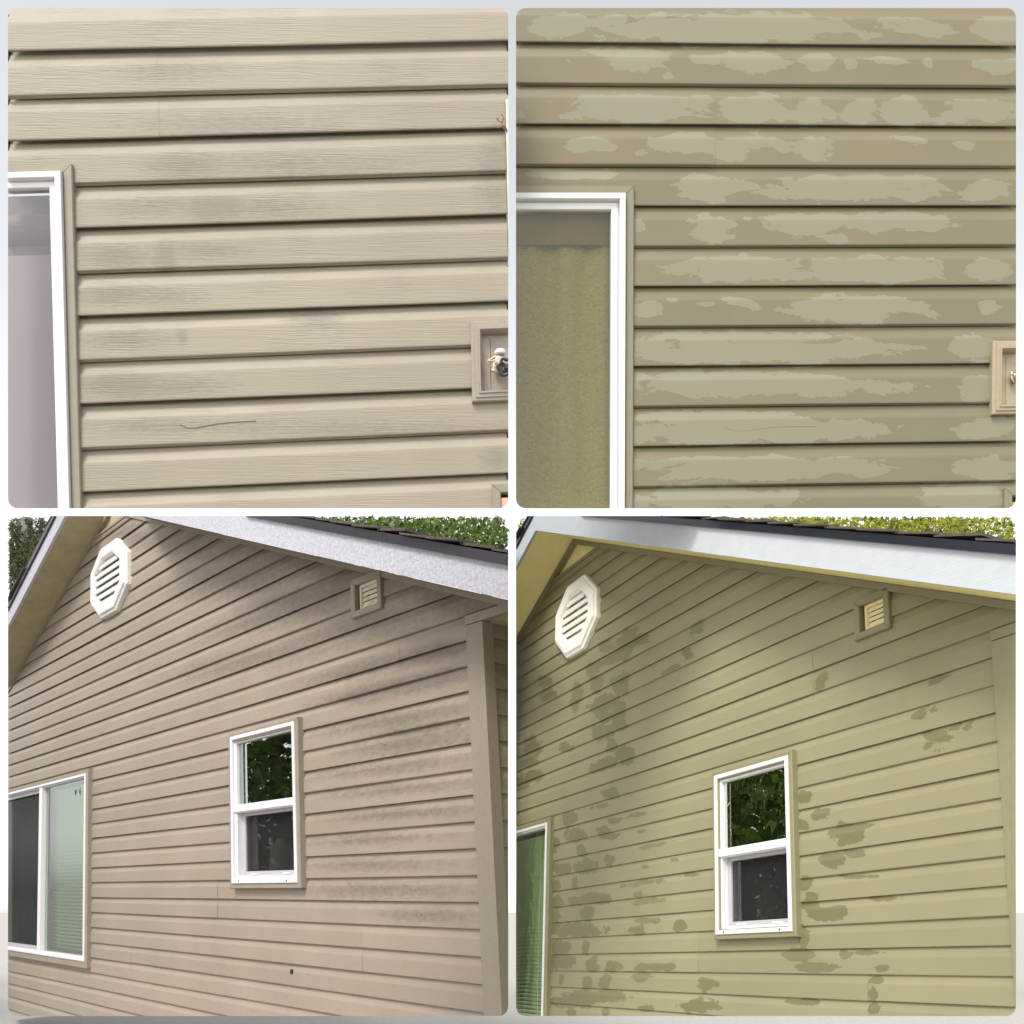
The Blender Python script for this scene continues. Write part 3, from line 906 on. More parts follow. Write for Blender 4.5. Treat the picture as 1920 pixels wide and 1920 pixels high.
def eaves(w, root, ax, az, s, d_o, h, hb, mats, xl, xr, shingle_step):
    """rake boards, soffits, drip edge, shingles and roof deck of a gable"""
    line = lambda x, up=0.0: az - s * abs(x - ax) + up
    roof = None
    for side, xe in (('right', xr), ('left', xl)):
        x0, x1 = (ax, xe)
        def slab(name, u0, u1, d0, d1, mat, parent, x0=x0, x1=x1):
            bm = bmesh.new()
            prism(bm, [(x0, line(x0, u0)), (x1, line(x1, u0)), (x1, line(x1, u1)), (x0, line(x0, u1))], d0, d1)
            return deep(w, name, bm, mat, parent)
        slab('soffit_panel', 0.002, 0.012, -0.02, d_o, mats['soffit'], root)
        slab('fascia_board', 0.0, h, d_o + 0.0005, d_o + 0.02, mats['fascia'], root)
        slab('drip_edge', h - 0.001, h + hb, d_o - 0.02, d_o + 0.034, mats['drip'], root)
        rf = slab('roof', h + 0.004, h + hb - 0.004, -0.9, d_o - 0.022, mats['shingle'], root)
        # shingle ends, one by one along the rake
        n = int(abs(x1 - x0) / shingle_step)
        par = rf if rf else root
        for i in range(n):
            a = x0 + (x1 - x0) * i / n; b = x0 + (x1 - x0) * (i + 1.12) / n
            u = h + hb + 0.0015 + random.uniform(0, .004)
            t_ = 0.007 + random.uniform(0, .004)
            lift = random.choice((0, 0, 0, .006, .012))
            o_ = random.uniform(-.012, .018)
            bm = bmesh.new()
            prism(bm, [(a, line(a, u)), (b, line(b, u + lift + .006)), (b, line(b, u + t_ + lift + .006)), (a, line(a, u + t_))], d_o - 0.25, d_o + 0.04 + o_)
            deep(w, 'shingle', bm, mats['shingle'], par)
    return line

def double_hung(w, root, T, F, planes, casing, white, g_up, g_low, scr, split, bottom_room):
    """T = casing outline, F = white frame outline (stands proud of the casing)"""
    prof = [(0.0, -0.03), (0.0, 0.034), (0.002, 0.037), (0.018, 0.037), (0.020, 0.034), (0.021, 0.022), (0.024, 0.020), (0.036, 0.020), (0.038, 0.017), (0.0385, -0.03)]
    win = finish(w, 'window', ring_side('right', F, prof, 0.0), white, root, planes)
    frame(w, 'frame', F, prof, white, win, planes, ('top', 'bottom', 'left'), 0.0)
    cas = [(0.0, -0.02), (0.0, 0.026), (0.003, 0.030), (0.046, 0.030), (0.048, 0.026), (0.048, -0.02)]
    frame(w, 'trim_board', T, cas, casing, win, planes, gap=0.0012)
    i = inset(F, 0.038)
    up = (i[0], i[1], split + 0.0, i[3])
    bm = bmesh.new()      # meeting rail
    box(bm, F[0] + .020, F[1] - .020, -0.03, 0.030, split - .036, split)
    finish(w, 'meeting_rail', bm, white, win, planes, bevel=0.003)
    bm = bmesh.new()
    box(bm, F[0] + .021, F[1] - .021, -0.03, 0.022, split - .042, split - .0365)
    finish(w, 'rail_lip', bm, white, win, planes)
    pane(w, (up[0] - .004, up[1] + .004, up[2] - .004, up[3] + .004), 0.004, g_up, win, planes)
    low = (i[0], i[1], i[2], split - .042)
    frame(w, 'screen_frame', (low[0] - .002, low[1] + .002, low[2] - .004, low[3] + .01), [(0, -.05), (0, -.014), (.0015, -.012), (.024, -.012), (.026, -.014), (.026, -.05)], M['greyframe'], win, planes)
    ls = inset(low, 0.022)
    pane(w, ls, -0.034, g_low, win, planes)
    bm = bmesh.new()
    box(bm, ls[0], ls[1], -0.0235, -0.022, ls[2], ls[3])
    finish(w, 'insect_screen', bm, scr, win, planes)
    for fx in (0.22, 0.78):
        bm = bmesh.new()
        x = low[0] + (low[1] - low[0]) * fx
        box(bm, x - .03, x + .03, -0.012, -0.004, low[2] + .004, low[2] + .012)
        finish(w, 'sash_latch', bm, white, win, planes, bevel=0.002)
    for fx in (0.12, 0.86):
        bm = bmesh.new()
        x = F[0] + (F[1] - F[0]) * fx
        lathe(bm, (x, 0.0365, F[2] + .010), (0, 1, 0), [(0, .005), (.0015, .005)], 10)
        finish(w, 'weep_hole', bm, M['darkgap'], win, planes)
    room(w, inset(F, 0.02), 0.9, bottom_room, win)
    return win, ls

def slider(w, root, T, F, planes, casing, white, glass, scr, mull_x, curtain_m, blind_m, room_m, with_screen=True):
    prof = [(0.0, -0.03), (0.0, 0.034), (0.002, 0.037), (0.016, 0.037), (0.018, 0.034), (0.020, 0.020), (0.026, 0.020), (0.028, 0.016), (0.0285, -0.03)]
    win = finish(w, 'sliding_window', ring_side('right', F, prof, 0.0), white, root, planes)
    frame(w, 'frame', F, prof, white, win, planes, ('top', 'bottom', 'left'), 0.0)
    cas = [(0.0, -0.02), (0.0, 0.026), (0.003, 0.030), (0.046, 0.030), (0.048, 0.026), (0.048, -0.02)]
    frame(w, 'trim_board', T, cas, casing, win, planes, gap=0.0012)
    i = inset(F, 0.028)
    if mull_x is not None:
        bm = bmesh.new(); box(bm, mull_x - .034, mull_x + .034, -0.02, 0.030, F[2] + .018, F[3] - .018)
        finish(w, 'mullion', bm, white, win, planes, bevel=0.003)
        pane(w, (mull_x + .03, i[1] + .004, i[2] - .004, i[3] + .004), 0.0, glass, win, planes)
        frame(w, 'screen_frame', (i[0], mull_x - .034, i[2], i[3]), [(0, -.03), (0, .006), (.002, .008), (.026, .008), (.028, .006), (.028, -.03)], M['greyframe'], win, planes)
        l = inset((i[0], mull_x - .034, i[2], i[3]), .026)
        bm = bmesh.new(); box(bm, l[0], l[1], -0.006, -0.0045, l[2], l[3])
        finish(w, 'insect_screen', bm, scr, win, planes)
        pane(w, l, -0.02, glass, win, planes)
    else:
        pane(w, (i[0], i[1] + .004, i[2] - .004, i[3] + .004), 0.0, glass, win, planes)
    # venetian blind: many thin slats, one part
    bm = bmesh.new()
    zz = i[3] - 0.03
    xb0, xb1 = (i[0], i[1] + .01)
    while zz > i[2] + 0.01:
        a = [bm.verts.new(p) for p in ((xb0, -.075, zz + .011), (xb1, -.075, zz + .011), (xb1, -.10, zz - .012), (xb0, -.10, zz - .012))]
        bm.faces.new(a)
        zz -= 0.0265
    for fx in (0.25, 0.55, 0.86):
        x = xb0 + (xb1 - xb0) * fx
        box(bm, x - .002, x + .002, -.074, -.072, i[2] + .02, i[3] - .02)
    clip3(bm, sight_planes(w))
    b = finish(w, 'blind_slats', bm, blind_m, win, None)
    if b: tag(b, kind='stuff')
    room(w, inset(F, 0.02), 0.5, room_m, win)
    return win

# ---- C: pink beige gable with mildew
wC = new_wall('C', 'gable_house', 'mildewed pink beige gable end under a rough white rake board', 'house', 'gable ends before and after washing')
set_field('C', [(700, 1250, 130, 16, .8, -.22), (740, 1288, 160, 17, 1, -.2), (790, 1230, 90, 16, .9, -.22), (690, 1300, 80, 16, 1.0, -.2), (730, 1350, 130, 12, .5, -.15), (760, 1395, 110, 12, .5, -.12), (790, 1370, 90, 12, .6, -.12),
    (720, 1440, 120, 9, .35, -.1), (730, 1480, 120, 8, .4, -.08), (740, 1526, 110, 8, .5, -.06), (690, 1573, 90, 8, .4, -.04), (690, 1620, 80, 8, .3, 0), (710, 1668, 110, 11, .4, 0), (790, 1715, 60, 10, .35, .03),
    (600, 1060, 170, 30, .6, .25), (560, 1120, 120, 16, .65, -.28), (620, 1110, 60, 12, .8, -.28), (520, 1150, 130, 20, .5, -.28), (860, 1130, 100, 30, .7, .2), (650, 1180, 120, 14, .35, -.25), (440, 1080, 120, 26, .5, -.2), (640, 1090, 40, 12, 1.0, -.28),
    (330, 1020, 150, 20, .5, .2), (500, 1230, 130, 12, .25, -.22)])
CA = dict(ax=0.379, az=1.673, s=0.395, d=0.225)
pC = sight_planes('C')
rk = lambda P: [(np.array([P['ax'], P['az']]), np.array([P['s'], 1.0]) / math.hypot(P['s'], 1)), (np.array([P['ax'], P['az']]), np.array([-P['s'], 1.0]) / math.hypot(P['s'], 1))]
TC = rect_px('C', 0.030, (427.5, 1378), (557, 1343), (563, 1666), (431, 1666))
FC = rect_px('C', 0.037, (430.5, 1382.5), (549.5, 1351), (555.75, 1656), (433.75, 1656))
TS = rect_px('C', 0.030, (15, 1478), (165, 1443), (161, 1814), (15, 1794)); TS = (-2.4, TS[1], TS[2], TS[3])
FS = rect_px('C', 0.037, (15, 1486), (160.5, 1450), (155, 1806), (15, 1779)); FS = (-2.36, FS[1], FS[2], FS[3])
PCT = at('C', 877.5, 1174, 0.0)[1]
postC = (4.117, 6.0, -3.0, PCT)
SVC = rect_px('C', 0.016, (656.5, 1086), (710, 1068), (716, 1139), (657.5, 1160))
holesC = [inset(TC, 0.004), inset(TS, 0.004), postC, inset(SVC, 0.006)]
topC = at('C', 184, 1006, 0)[1]
lay_siding('C', M['sidC'], wC, -16, 20, -2.4, 4.75, holesC, {-5: [0.912], -4: [0.912], -7: [-0.37], -6: [-0.37], 10: [1.965], 11: [1.963], 14: [0.76], 15: [0.76], 12: [3.323], 13: [3.323], 16: [2.664], 0: [3.67], 1: [3.666]},
           pC + rk(dict(CA, az=CA['az'] - 0.004)) + [(np.array([0, topC]), np.array([0, 1.0]))], 0.02, amp=0.0010, depth=1.2)
sheathing('C', wC, M['sheath'], holesC + [(4.0, 9, -9, 9)], sight_planes('C') + rk(dict(CA, az=CA['az'] - 0.03)), -2.4, 4.7, -2.2, 1.9, d=-0.04)
fC = dict(fascia=M['fasciaC'], soffit=M['soffitC'], drip=M['drip'], shingle=M['shingle'])
lineC = eaves('C', wC, CA['ax'], CA['az'], CA['s'], CA['d'], 0.119, 0.037, fC, -2.6, 5.2, 0.16)
for sgn in (-1, 1):      # frieze strip under the soffit
    bm = bmesh.new()
    x0, x1 = CA['ax'], CA['ax'] + sgn * 5.0
    prism(bm, [(x0, lineC(x0, -.028)), (x1, lineC(x1, -.028)), (x1, lineC(x1, 0)), (x0, lineC(x0, 0))], -0.02, 0.010)
    deep('C', 'frieze_board', bm, M['trimC'], wC)
bm = bmesh.new()
prism(bm, [(CA['ax'] - 2, topC - .02), (CA['ax'] + 2, topC - .02), (CA['ax'] + 2, topC + .5), (CA['ax'] - 2, topC + .5)], -0.035, -0.02)
clip(bm, rk(dict(CA, az=CA['az'] - .006)))
deep('C', 'gable_board', bm, M['soffitC'], wC)
bm = bmesh.new(); box(bm, -1.5, 2.0, -0.02, 0.006, topC - .004, topC + .014); clip(bm, rk(dict(CA, az=CA['az'] - .03)))
deep('C', 'trim_strip', bm, M['trimC'], wC)
M['ventC'] = plain('dirty_white_vent', lin(212, 210, 206), 0.5, var=0.06, nscale=40, dirt=lin(143, 139, 131), dscale=30, damt=0.6)
octagon_vent('C', wC, 0.430, 1.150, 0.325, 0.252, 0.136, 0.112, M['ventC'], M['darkgap'])
M['flapC'] = plain('dirty_white_flap', lin(210, 200, 180), 0.55, var=0.06, dirt=lin(60, 54, 46), dscale=26, damt=0.9)
square_vent('C', wC, SVC, M['trimC'], M['flapC'], M['darkgap'], pC)
M['glassC'] = glass_mat('window_glass_green', (0.80, 0.86, 0.80, 1), refl=0.5)
M['glassC2'] = glass_mat('window_glass_pale_green', (0.90, 0.96, 0.89, 1), refl=0.3)
M['screen'] = screen_mat('insect_screen_grey', lin(50, 48, 48), 0.58)
M['roomdark'] = plain('dim_room_wall', lin(70, 72, 66), 0.9, var=0.15, nscale=3)
splitC = (at('C', 440, 1507, .04)[1] + at('C', 550, 1496, .04)[1]) / 2
winC, lsC = double_hung('C', wC, TC, FC, pC, M['trimC'], M['whiteA'], M['glassC'], M['glassC'], M['screen'], splitC, M['roomdark'])
M['blindC'] = plain('pale_green_blind', lin(164, 190, 152), 0.6, var=0.05)
M['curtC'] = plain('grey_curtain', lin(90, 92, 90), 0.9, var=0.1, nscale=3)
mullC = (at('C', 76.5, 1475, .03)[0] + at('C', 71.5, 1789, .03)[0]) / 2
slC = slider('C', wC, TS, FS, pC, M['trimC'], M['whiteA'], M['glassC2'], M['screen'], mullC, M['curtC'], M['blindC'], M['roomdark'])
bm = bmesh.new()     # grey curtain behind the screened sash
n = 40
xa, xb = -2.3, mullC - .02
tp = [bm.verts.new((xa + (xb - xa) * i / n, -0.06 + .012 * math.sin(i * 1.1), FS[3] - .03)) for i in range(n + 1)]
bt = [bm.verts.new((xa + (xb - xa) * i / n, -0.058 + .016 * math.sin(i * 1.1 + .5), FS[2] + .03)) for i in range(n + 1)]
for i in range(n): bm.faces.new((tp[i], bt[i], bt[i + 1], tp[i + 1]))
deep('C', 'curtain', bm, M['curtC'], slC, smooth=True)

def corner(w, root, x0, x1, ztop, trim, sid, soff, side=True):
    bm = bmesh.new(); box(bm, x0, x1, -0.042, 0.010, -3.0, ztop)
    deep(w, 'corner_post', bm, trim, root)
    bm = bmesh.new(); box(bm, x0, x0 + 1.5, -0.015, 0.012, ztop + .003, ztop + .038)
    deep(w, 'trim_strip', bm, trim, root)
    bm = bmesh.new(); box(bm, x0 + .02, x0 + 1.5, -0.9, -0.016, ztop + .006, ztop + .016)
    deep(w, 'soffit_panel', bm, soff, root)
    if side:
        c = WALLS[w]['c']
        for j in range(0, 20):
            bm = bmesh.new()
            rows = [(x1 - 0.012 + d * c, -(j - 1) * c - t * c) for t, d in PROFILE]
            a = [bm.verts.new((x, -0.040, z)) for x, z in rows]; b = [bm.verts.new((x, -0.6, z)) for x, z in rows]
            for i in range(len(rows) - 1): bm.faces.new((a[i], a[i + 1], b[i + 1], b[i]))
            clip(bm, [(np.array([0, ztop]), np.array([0, 1.0]))])
            clip3(bm, sight_planes(w))
            finish(w, 'siding_board', bm, sid, root, None, smooth=True, field=True)
M['postC'] = plain('mildewed_post', lin(134, 123, 109), 0.6, var=0.08, nscale=60, dirt=lin(94, 83, 72), dscale=60, damt=0.6)
corner('C', wC, 4.117, 4.215, PCT, M['postC'], M['sidC'], M['soffitC'])
hx, hz = at('C', 546.3, 1821.8, 0)
bm = bmesh.new(); lathe(bm, (hx, -0.004, hz), (0, 1, 0), [(0, .012), (.0055, .012)], 10)
finish('C', 'knot_hole', bm, M['darkgap'], wC, pC)

# ---- D: olive gable, washed and drying
wD = new_wall('D', 'gable_house', 'clean olive gable end with drying water patches under a smooth white rake board', 'house', 'gable ends before and after washing')
Z5 = lambda x, y, rx, ry, *k: (960 + x / 4, 960 + y / 4, rx / 4, ry / 4) + k
Z7 = lambda x, y, rx, ry, *k: (960 + x / 4, 1440 + y / 4, rx / 4, ry / 4) + k
Z8 = lambda x, y, rx, ry, *k: (1440 + x / 4, 1440 + y / 4, rx / 4, ry / 4) + k
Z6 = lambda x, y, rx, ry, *k: (1440 + x / 4, 960 + y / 4, rx / 4, ry / 4) + k
set_field('D', [Z5(705, 1000, 60, 50), Z5(880, 960, 90, 90, 1, -.4), Z5(790, 1080, 130, 50, 1, -.45), Z5(620, 1165, 70, 50, 1, -.4), Z5(240, 1265, 55, 45), Z5(260, 1370, 65, 55), Z5(490, 1360, 45, 80), Z5(630, 1290, 55, 70),
    Z5(815, 1290, 75, 90), Z5(470, 1440, 45, 60), Z5(690, 1430, 130, 65, 1, -.35), Z5(805, 1470, 50, 70), Z5(690, 1530, 60, 60), Z5(800, 1560, 60, 70), Z5(640, 1650, 50, 60), Z5(720, 1650, 40, 70), Z5(150, 1760, 70, 80), Z5(400, 1760, 50, 40, .6),
    Z5(750, 1740, 55, 60), Z5(840, 1820, 85, 70), Z5(700, 1890, 120, 50, 1, -.3), Z5(110, 1860, 90, 60), Z5(1310, 1050, 40, 50, .8), Z5(1190, 1180, 60, 20, .4, -.5), Z5(1390, 880, 60, 50, .5, -.5), Z5(980, 940, 50, 50, .8),
    Z7(150, 60, 80, 50), Z7(60, 120, 60, 50), Z7(430, 380, 55, 60), Z7(740, 190, 60, 45), Z7(470, 510, 80, 55), Z7(320, 560, 50, 40, .8), Z7(300, 620, 40, 50, .8), Z7(520, 620, 35, 55), Z7(550, 745, 90, 55), Z7(730, 690, 40, 50), Z7(360, 760, 90, 45),
    Z7(320, 880, 40, 55), Z7(470, 860, 22, 55), Z7(620, 970, 120, 50), Z7(330, 1000, 60, 50), Z7(470, 1000, 50, 40), Z7(330, 1110, 50, 50), Z7(560, 1090, 55, 60), Z7(470, 1215, 230, 55), Z7(940, 1220, 60, 40), Z7(1250, 1190, 60, 45), Z7(1000, 1145, 110, 24, .9),
    Z7(360, 1350, 75, 55), Z7(550, 1345, 30, 60), Z7(360, 1455, 110, 60), Z7(600, 1470, 60, 60), Z7(760, 1500, 60, 50), Z7(1030, 1495, 120, 30), Z7(1160, 1495, 70, 30), Z7(560, 1610, 40, 60), Z7(700, 1610, 50, 60), Z7(370, 1570, 18, 50), Z7(970, 1570, 70, 35), Z7(1460, 1610, 90, 65),
    Z7(600, 1710, 260, 60), Z7(420, 1760, 160, 50), Z7(1400, 1780, 150, 55), Z7(1000, 1800, 80, 30), Z7(440, 1830, 40, 40), Z7(700, 1830, 30, 40), Z7(650, 290, 60, 20, .6, -.2), Z7(780, 390, 80, 24, .6, -.2), Z7(900, 360, 80, 20, .6, -.2), Z7(680, 460, 60, 24, .7), Z7(960, 475, 40, 16, .9), Z7(720, 510, 80, 28, .8),
    Z7(1050, 580, 130, 16, .7, -.2), Z7(1220, 690, 40, 18, .7), Z7(990, 735, 40, 16, .9), Z7(1000, 860, 190, 20, .7, -.15), Z7(960, 950, 60, 20, .6), Z7(1020, 1000, 130, 24, .8, -.1), Z7(1350, 800, 50, 16, .6),
    Z8(270, 225, 55, 70), Z8(390, 345, 70, 55), Z8(250, 430, 55, 40), Z8(590, 500, 120, 80), Z8(720, 430, 100, 20, .6, -.1), Z8(480, 690, 90, 60), Z8(650, 635, 90, 30, .8), Z8(290, 870, 50, 60), Z8(330, 960, 55, 40), Z8(420, 1090, 160, 60), Z8(300, 1030, 90, 40), Z8(700, 815, 140, 16, .6), Z8(860, 980, 110, 18, .6),
    Z8(260, 1250, 50, 80), Z8(230, 1400, 120, 50), Z8(360, 1490, 160, 40), Z8(580, 1400, 60, 40), Z8(740, 1385, 110, 20, .8), Z8(850, 1500, 70, 35), Z8(800, 1590, 60, 35), Z8(790, 1690, 40, 60), Z8(270, 1755, 130, 28), Z8(790, 1800, 45, 50),
    Z6(390, 1270, 60, 60, .5, -.4), Z6(1250, 1260, 80, 30, .5, -.4), Z6(1170, 1510, 90, 50, .55, -.3), Z6(1330, 1650, 140, 50, .6, -.3), Z6(1240, 1760, 80, 50, .45)])
DA = dict(ax=0.270, az=1.736, s=0.490, d=0.275)
pD = sight_planes('D')
TD = rect_px('D', 0.030, (1336, 1449), (1484, 1405), (1492, 1757), (1337, 1762))
FD = rect_px('D', 0.037, (1338, 1455), (1476, 1415), (1483, 1747), (1341, 1752))
TE = rect_px('D', 0.030, (967.5, 1548), (1031, 1533), (1023, 1903), (967.5, 1905)); TE = (-2.0, TE[1], -1.60, TE[3])
FE = rect_px('D', 0.037, (967.5, 1558), (1023, 1542), (1018, 1905), (967.5, 1905)); FE = (-1.97, FE[1], -1.57, FE[3])
PDT = at('D', 1863, 1204, 0.0)[1]
SVD = rect_px('D', 0.016, (1598.75, 1130), (1662.5, 1097.5), (1668.75, 1175), (1601.25, 1202.5))
postD = (3.374, 6.0, -3.0, PDT)
holesD = [inset(TD, 0.004), inset(TE, 0.004), postD, inset(SVD, 0.006)]
topD = at('D', 1055, 1079, 0)[1]
lay_siding('D', M['sidD'], wD, -17, 14, -1.0, 4.0, holesD, {0: [0.176], 1: [0.178], 10: [1.62], 11: [1.62], 12: [2.725], 13: [2.724], -2: [2.476], -1: [2.475], 0: [3.012, 0.176], 1: [3.010, 0.178]},
           pD + rk(dict(DA, az=DA['az'] - 0.004)) + [(np.array([0, topD]), np.array([0, 1.0]))], 0.013, amp=0.0010, depth=0.85)
sheathing('D', wD, M['sheath'], holesD + [(3.25, 9, -9, 9)], sight_planes('D') + rk(dict(DA, az=DA['az'] - 0.03)), -1.0, 3.6, -2.2, 1.9, d=-0.04)
fD = dict(fascia=M['fasciaD'], soffit=M['soffitD'], drip=M['dripD'], shingle=M['shingle'])
lineD = eaves('D', wD, DA['ax'], DA['az'], DA['s'], DA['d'], 0.131, 0.034, fD, -1.6, 4.4, 0.16)
for sgn in (-1, 1):
    bm = bmesh.new()
    x0, x1 = DA['ax'], DA['ax'] + sgn * 4.0
    prism(bm, [(x0, lineD(x0, -.032)), (x1, lineD(x1, -.032)), (x1, lineD(x1, 0)), (x0, lineD(x0, 0))], -0.02, 0.016)
    deep('D', 'frieze_board', bm, M['trimD'], wD)
bm = bmesh.new()
prism(bm, [(DA['ax'] - 1, topD - .02), (DA['ax'] + 1, topD - .02), (DA['ax'] + 1, topD + .5), (DA['ax'] - 1, topD + .5)], -0.035, -0.02)
clip(bm, rk(dict(DA, az=DA['az'] - .006)))
deep('D', 'gable_board', bm, M['soffitD'], wD)
bm = bmesh.new(); box(bm, -1.0, 2.0, -0.02, 0.008, topD - .004, topD + .018); clip(bm, rk(dict(DA, az=DA['az'] - .03)))
deep('D', 'trim_strip', bm, M['trimD'], wD)
M['ventD'] = plain('cream_white_vent', lin(242, 240, 228), 0.45, var=0.03)
octagon_vent('D', wD, 0.343, 1.164, 0.276, 0.250, 0.112, 0.095, M['ventD'], M['darkgap'])
M['flapD'] = plain('cream_flap', lin(232, 220, 172), 0.55, var=0.06, dirt=lin(130, 118, 80), dscale=20, damt=0.5)
square_vent('D', wD, SVD, M['trimD'], M['flapD'], M['darkgap'], pD)
splitD = (at('D', 1347, 1590, .04)[1] + at('D', 1476, 1572, .04)[1]) / 2
M['glassD'] = glass_mat('window_glass_olive', (0.82, 0.84, 0.72, 1), refl=0.8)
M['glassD2'] = glass_mat('window_glass_film', (0.92, 0.97, 0.89, 1), refl=0.35)
winD, lsD = double_hung('D', wD, TD, FD, pD, M['trimD'], M['whiteD'], M['glassD'], M['glassD'], M['screen'], splitD, M['roomdark'])
M['blindD'] = plain('green_blind', lin(206, 224, 184), 0.6, var=0.06)
slD = slider('D', wD, TE, FE, pD, M['trimD'], M['whiteD'], M['glassD2'], M['screen'], None, M['curtC'], M['blindD'], M['roomdark'])
corner('D', wD, 3.374, 3.470, PDT, M['trimD'], M['sidD'], M['soffitD'])

# ------------------------------------------------------------------ bottles on the sills behind the lower sashes
def bottle(w, ls, fx, d, h, r, body, capc, label):
    x = ls[0] + (ls[1] - ls[0]) * fx
    z = ls[2] - 0.012
    W = WALLS[w]
    root_loc = Vector(W['t']) + Vector(W['R'] @ np.array(local(w, x, d, z)))
    k = W.get('size', 1.0)
    e = empty('bottle', Vector(CAMP) + k * (root_loc - Vector(CAMP)))
    e.scale = (k, k, k)
    bm = bmesh.new(); lathe(bm, (0, 0, 0), (0, 0, 1), [(0, r * .92), (.006, r), (h * .62, r), (h * .72, r * .8), (h * .8, r * .45), (h * .86, r * .42)], 18)
    finish('', 'body', bm, body, e)
    bm = bmesh.new(); lathe(bm, (0, 0, 0), (0, 0, 1), [(h * .862, r * .52), (h * .99, r * .5), (h, r * .44)], 14)
    finish('', 'cap', bm, capc, e)
    tag(e, label, 'bottle', 'bottles on the window sills')
M['bwhite'] = plain('white_plastic', lin(225, 226, 220), 0.4, var=0.03)
M['bred'] = plain('red_plastic', lin(176, 52, 44), 0.4, var=0.05)
M['bteal'] = plain('pale_teal_plastic', lin(150, 170, 160), 0.4, var=0.05)
bottle('C', lsC, 0.30, -0.12, 0.20, 0.055, M['bwhite'], M['bred'], 'white bottle with red cap behind the screen of the pink beige gable')
bottle('C', lsC, 0.58, -0.16, 0.17, 0.065, M['bteal'], M['bteal'], 'pale teal bottle behind the screen of the pink beige gable')
bottle('C', lsC, 0.90, -0.10, 0.15, 0.04, M['bred'], M['bwhite'], 'red bottle at the right of the pink beige gable window')
bottle('D', lsD, 0.34, -0.12, 0.20, 0.05, M['bwhite'], M['bred'], 'white bottle with red cap behind the screen of the olive gable')
bottle('D', lsD, 0.55, -0.16, 0.16, 0.055, M['bteal'], M['bteal'], 'pale teal bottle behind the screen of the olive gable')
bottle('D', lsD, 0.90, -0.10, 0.16, 0.04, M['bred'], M['bwhite'], 'red bottle at the right of the olive gable window')

# ------------------------------------------------------------------ trees behind the gables
def pw(px, py, dist):
    """world point seen at a place of the photograph, at a given distance ahead"""
    r = CAM2W @ np.array([(px - CXP) / FPX, (py - CYP) / FPX, 1.0])
    return Vector(CAMP + r * dist)

def to_px(p):
    q = CAM2W.T @ (np.array(p) - CAMP)
    return CXP + FPX * q[0] / q[2], CYP + FPX * q[1] / q[2]

def leaf_mat(name, c0, c1, trans=0.5):
    m, t, b = new_mat(name)
    out = t.nodes['Material Output']
    g = add(t, 'ShaderNodeNewGeometry')
    r = add(t, 'ShaderNodeValToRGB')
    r.color_ramp.elements[0].color = c0; r.color_ramp.elements[1].color = c1
    t.links.new(g.outputs['Random Per Island'], r.inputs[0])
    t.links.new(r.outputs[0], b.inputs['Base Color'])
    b.inputs['Roughness'].default_value = 0.5
    tl = add(t, 'ShaderNodeBsdfTranslucent')
    t.links.new(r.outputs[0], tl.inputs[0])
    ms = add(t, 'ShaderNodeMixShader'); ms.inputs[0].default_value = trans
    t.links.new(b.outputs[0], ms.inputs[1]); t.links.new(tl.outputs[0], ms.inputs[2])
    t.links.new(ms.outputs[0], out.inputs[0])
    return m

def leaf_cloud(name, centres, mat, parent, size, n_per, spread, keep, seed):
    rg = np.random.default_rng(seed)
    verts, faces = [], []
    for cpt in centres:
        for _ in range(n_per):
            p = np.array(cpt) + rg.normal(0, spread, 3)
            if keep and not keep(p): continue
            s = size * rg.uniform(0.6, 1.25)
            a = rg.normal(0, 1, 3); a /= np.linalg.norm(a)
            b = np.cross(a, rg.normal(0, 1, 3)); b /= np.linalg.norm(b)
            n = np.cross(a, b)
            i = len(verts)
            verts += [tuple(p - a * s), tuple(p - b * s * .55 + n * s * .18), tuple(p + a * s * 1.1), tuple(p + b * s * .55 + n * s * .18), tuple(p + n * -s * .02)]
            faces += [(i, i + 1, i + 4), (i + 1, i + 2, i + 4), (i + 2, i + 3, i + 4), (i + 3, i, i + 4)]
    me = bpy.data.meshes.new(name)
    me.from_pydata(verts, [], faces)
    me.materials.append(mat)
    o = bpy.data.objects.new(name, me); C.objects.link(o)
    if parent:
        o.parent = parent
        o.matrix_parent_inverse = parent.matrix_world.inverted()
    return o

def inside(rect, m=3, r=18):
    x0, y0, x1, y1 = rect
    def f(p):
        x, y = to_px(p)
        if not (x0 + m < x < x1 - m and y0 + m < y): return False
        for cx, s in ((x0 + r, -1), (x1 - r, 1)):
            if (x - cx) * s > 0 and y < y0 + r and math.hypot(x - cx, y - (y0 + r)) > r - m: return False
        return True
    return f

M['leafC'] = leaf_mat('leaf_green', lin(38, 56, 18), lin(112, 136, 52))
M['leafD'] = leaf_mat('leaf_yellow_green', lin(62, 74, 20), lin(180, 182, 66), 0.6)
M['bark'] = plain('grey_bark', lin(128, 120, 112), 0.9, var=0.25, nscale=25, bump=0.8, bscale=(20, 20, 8))

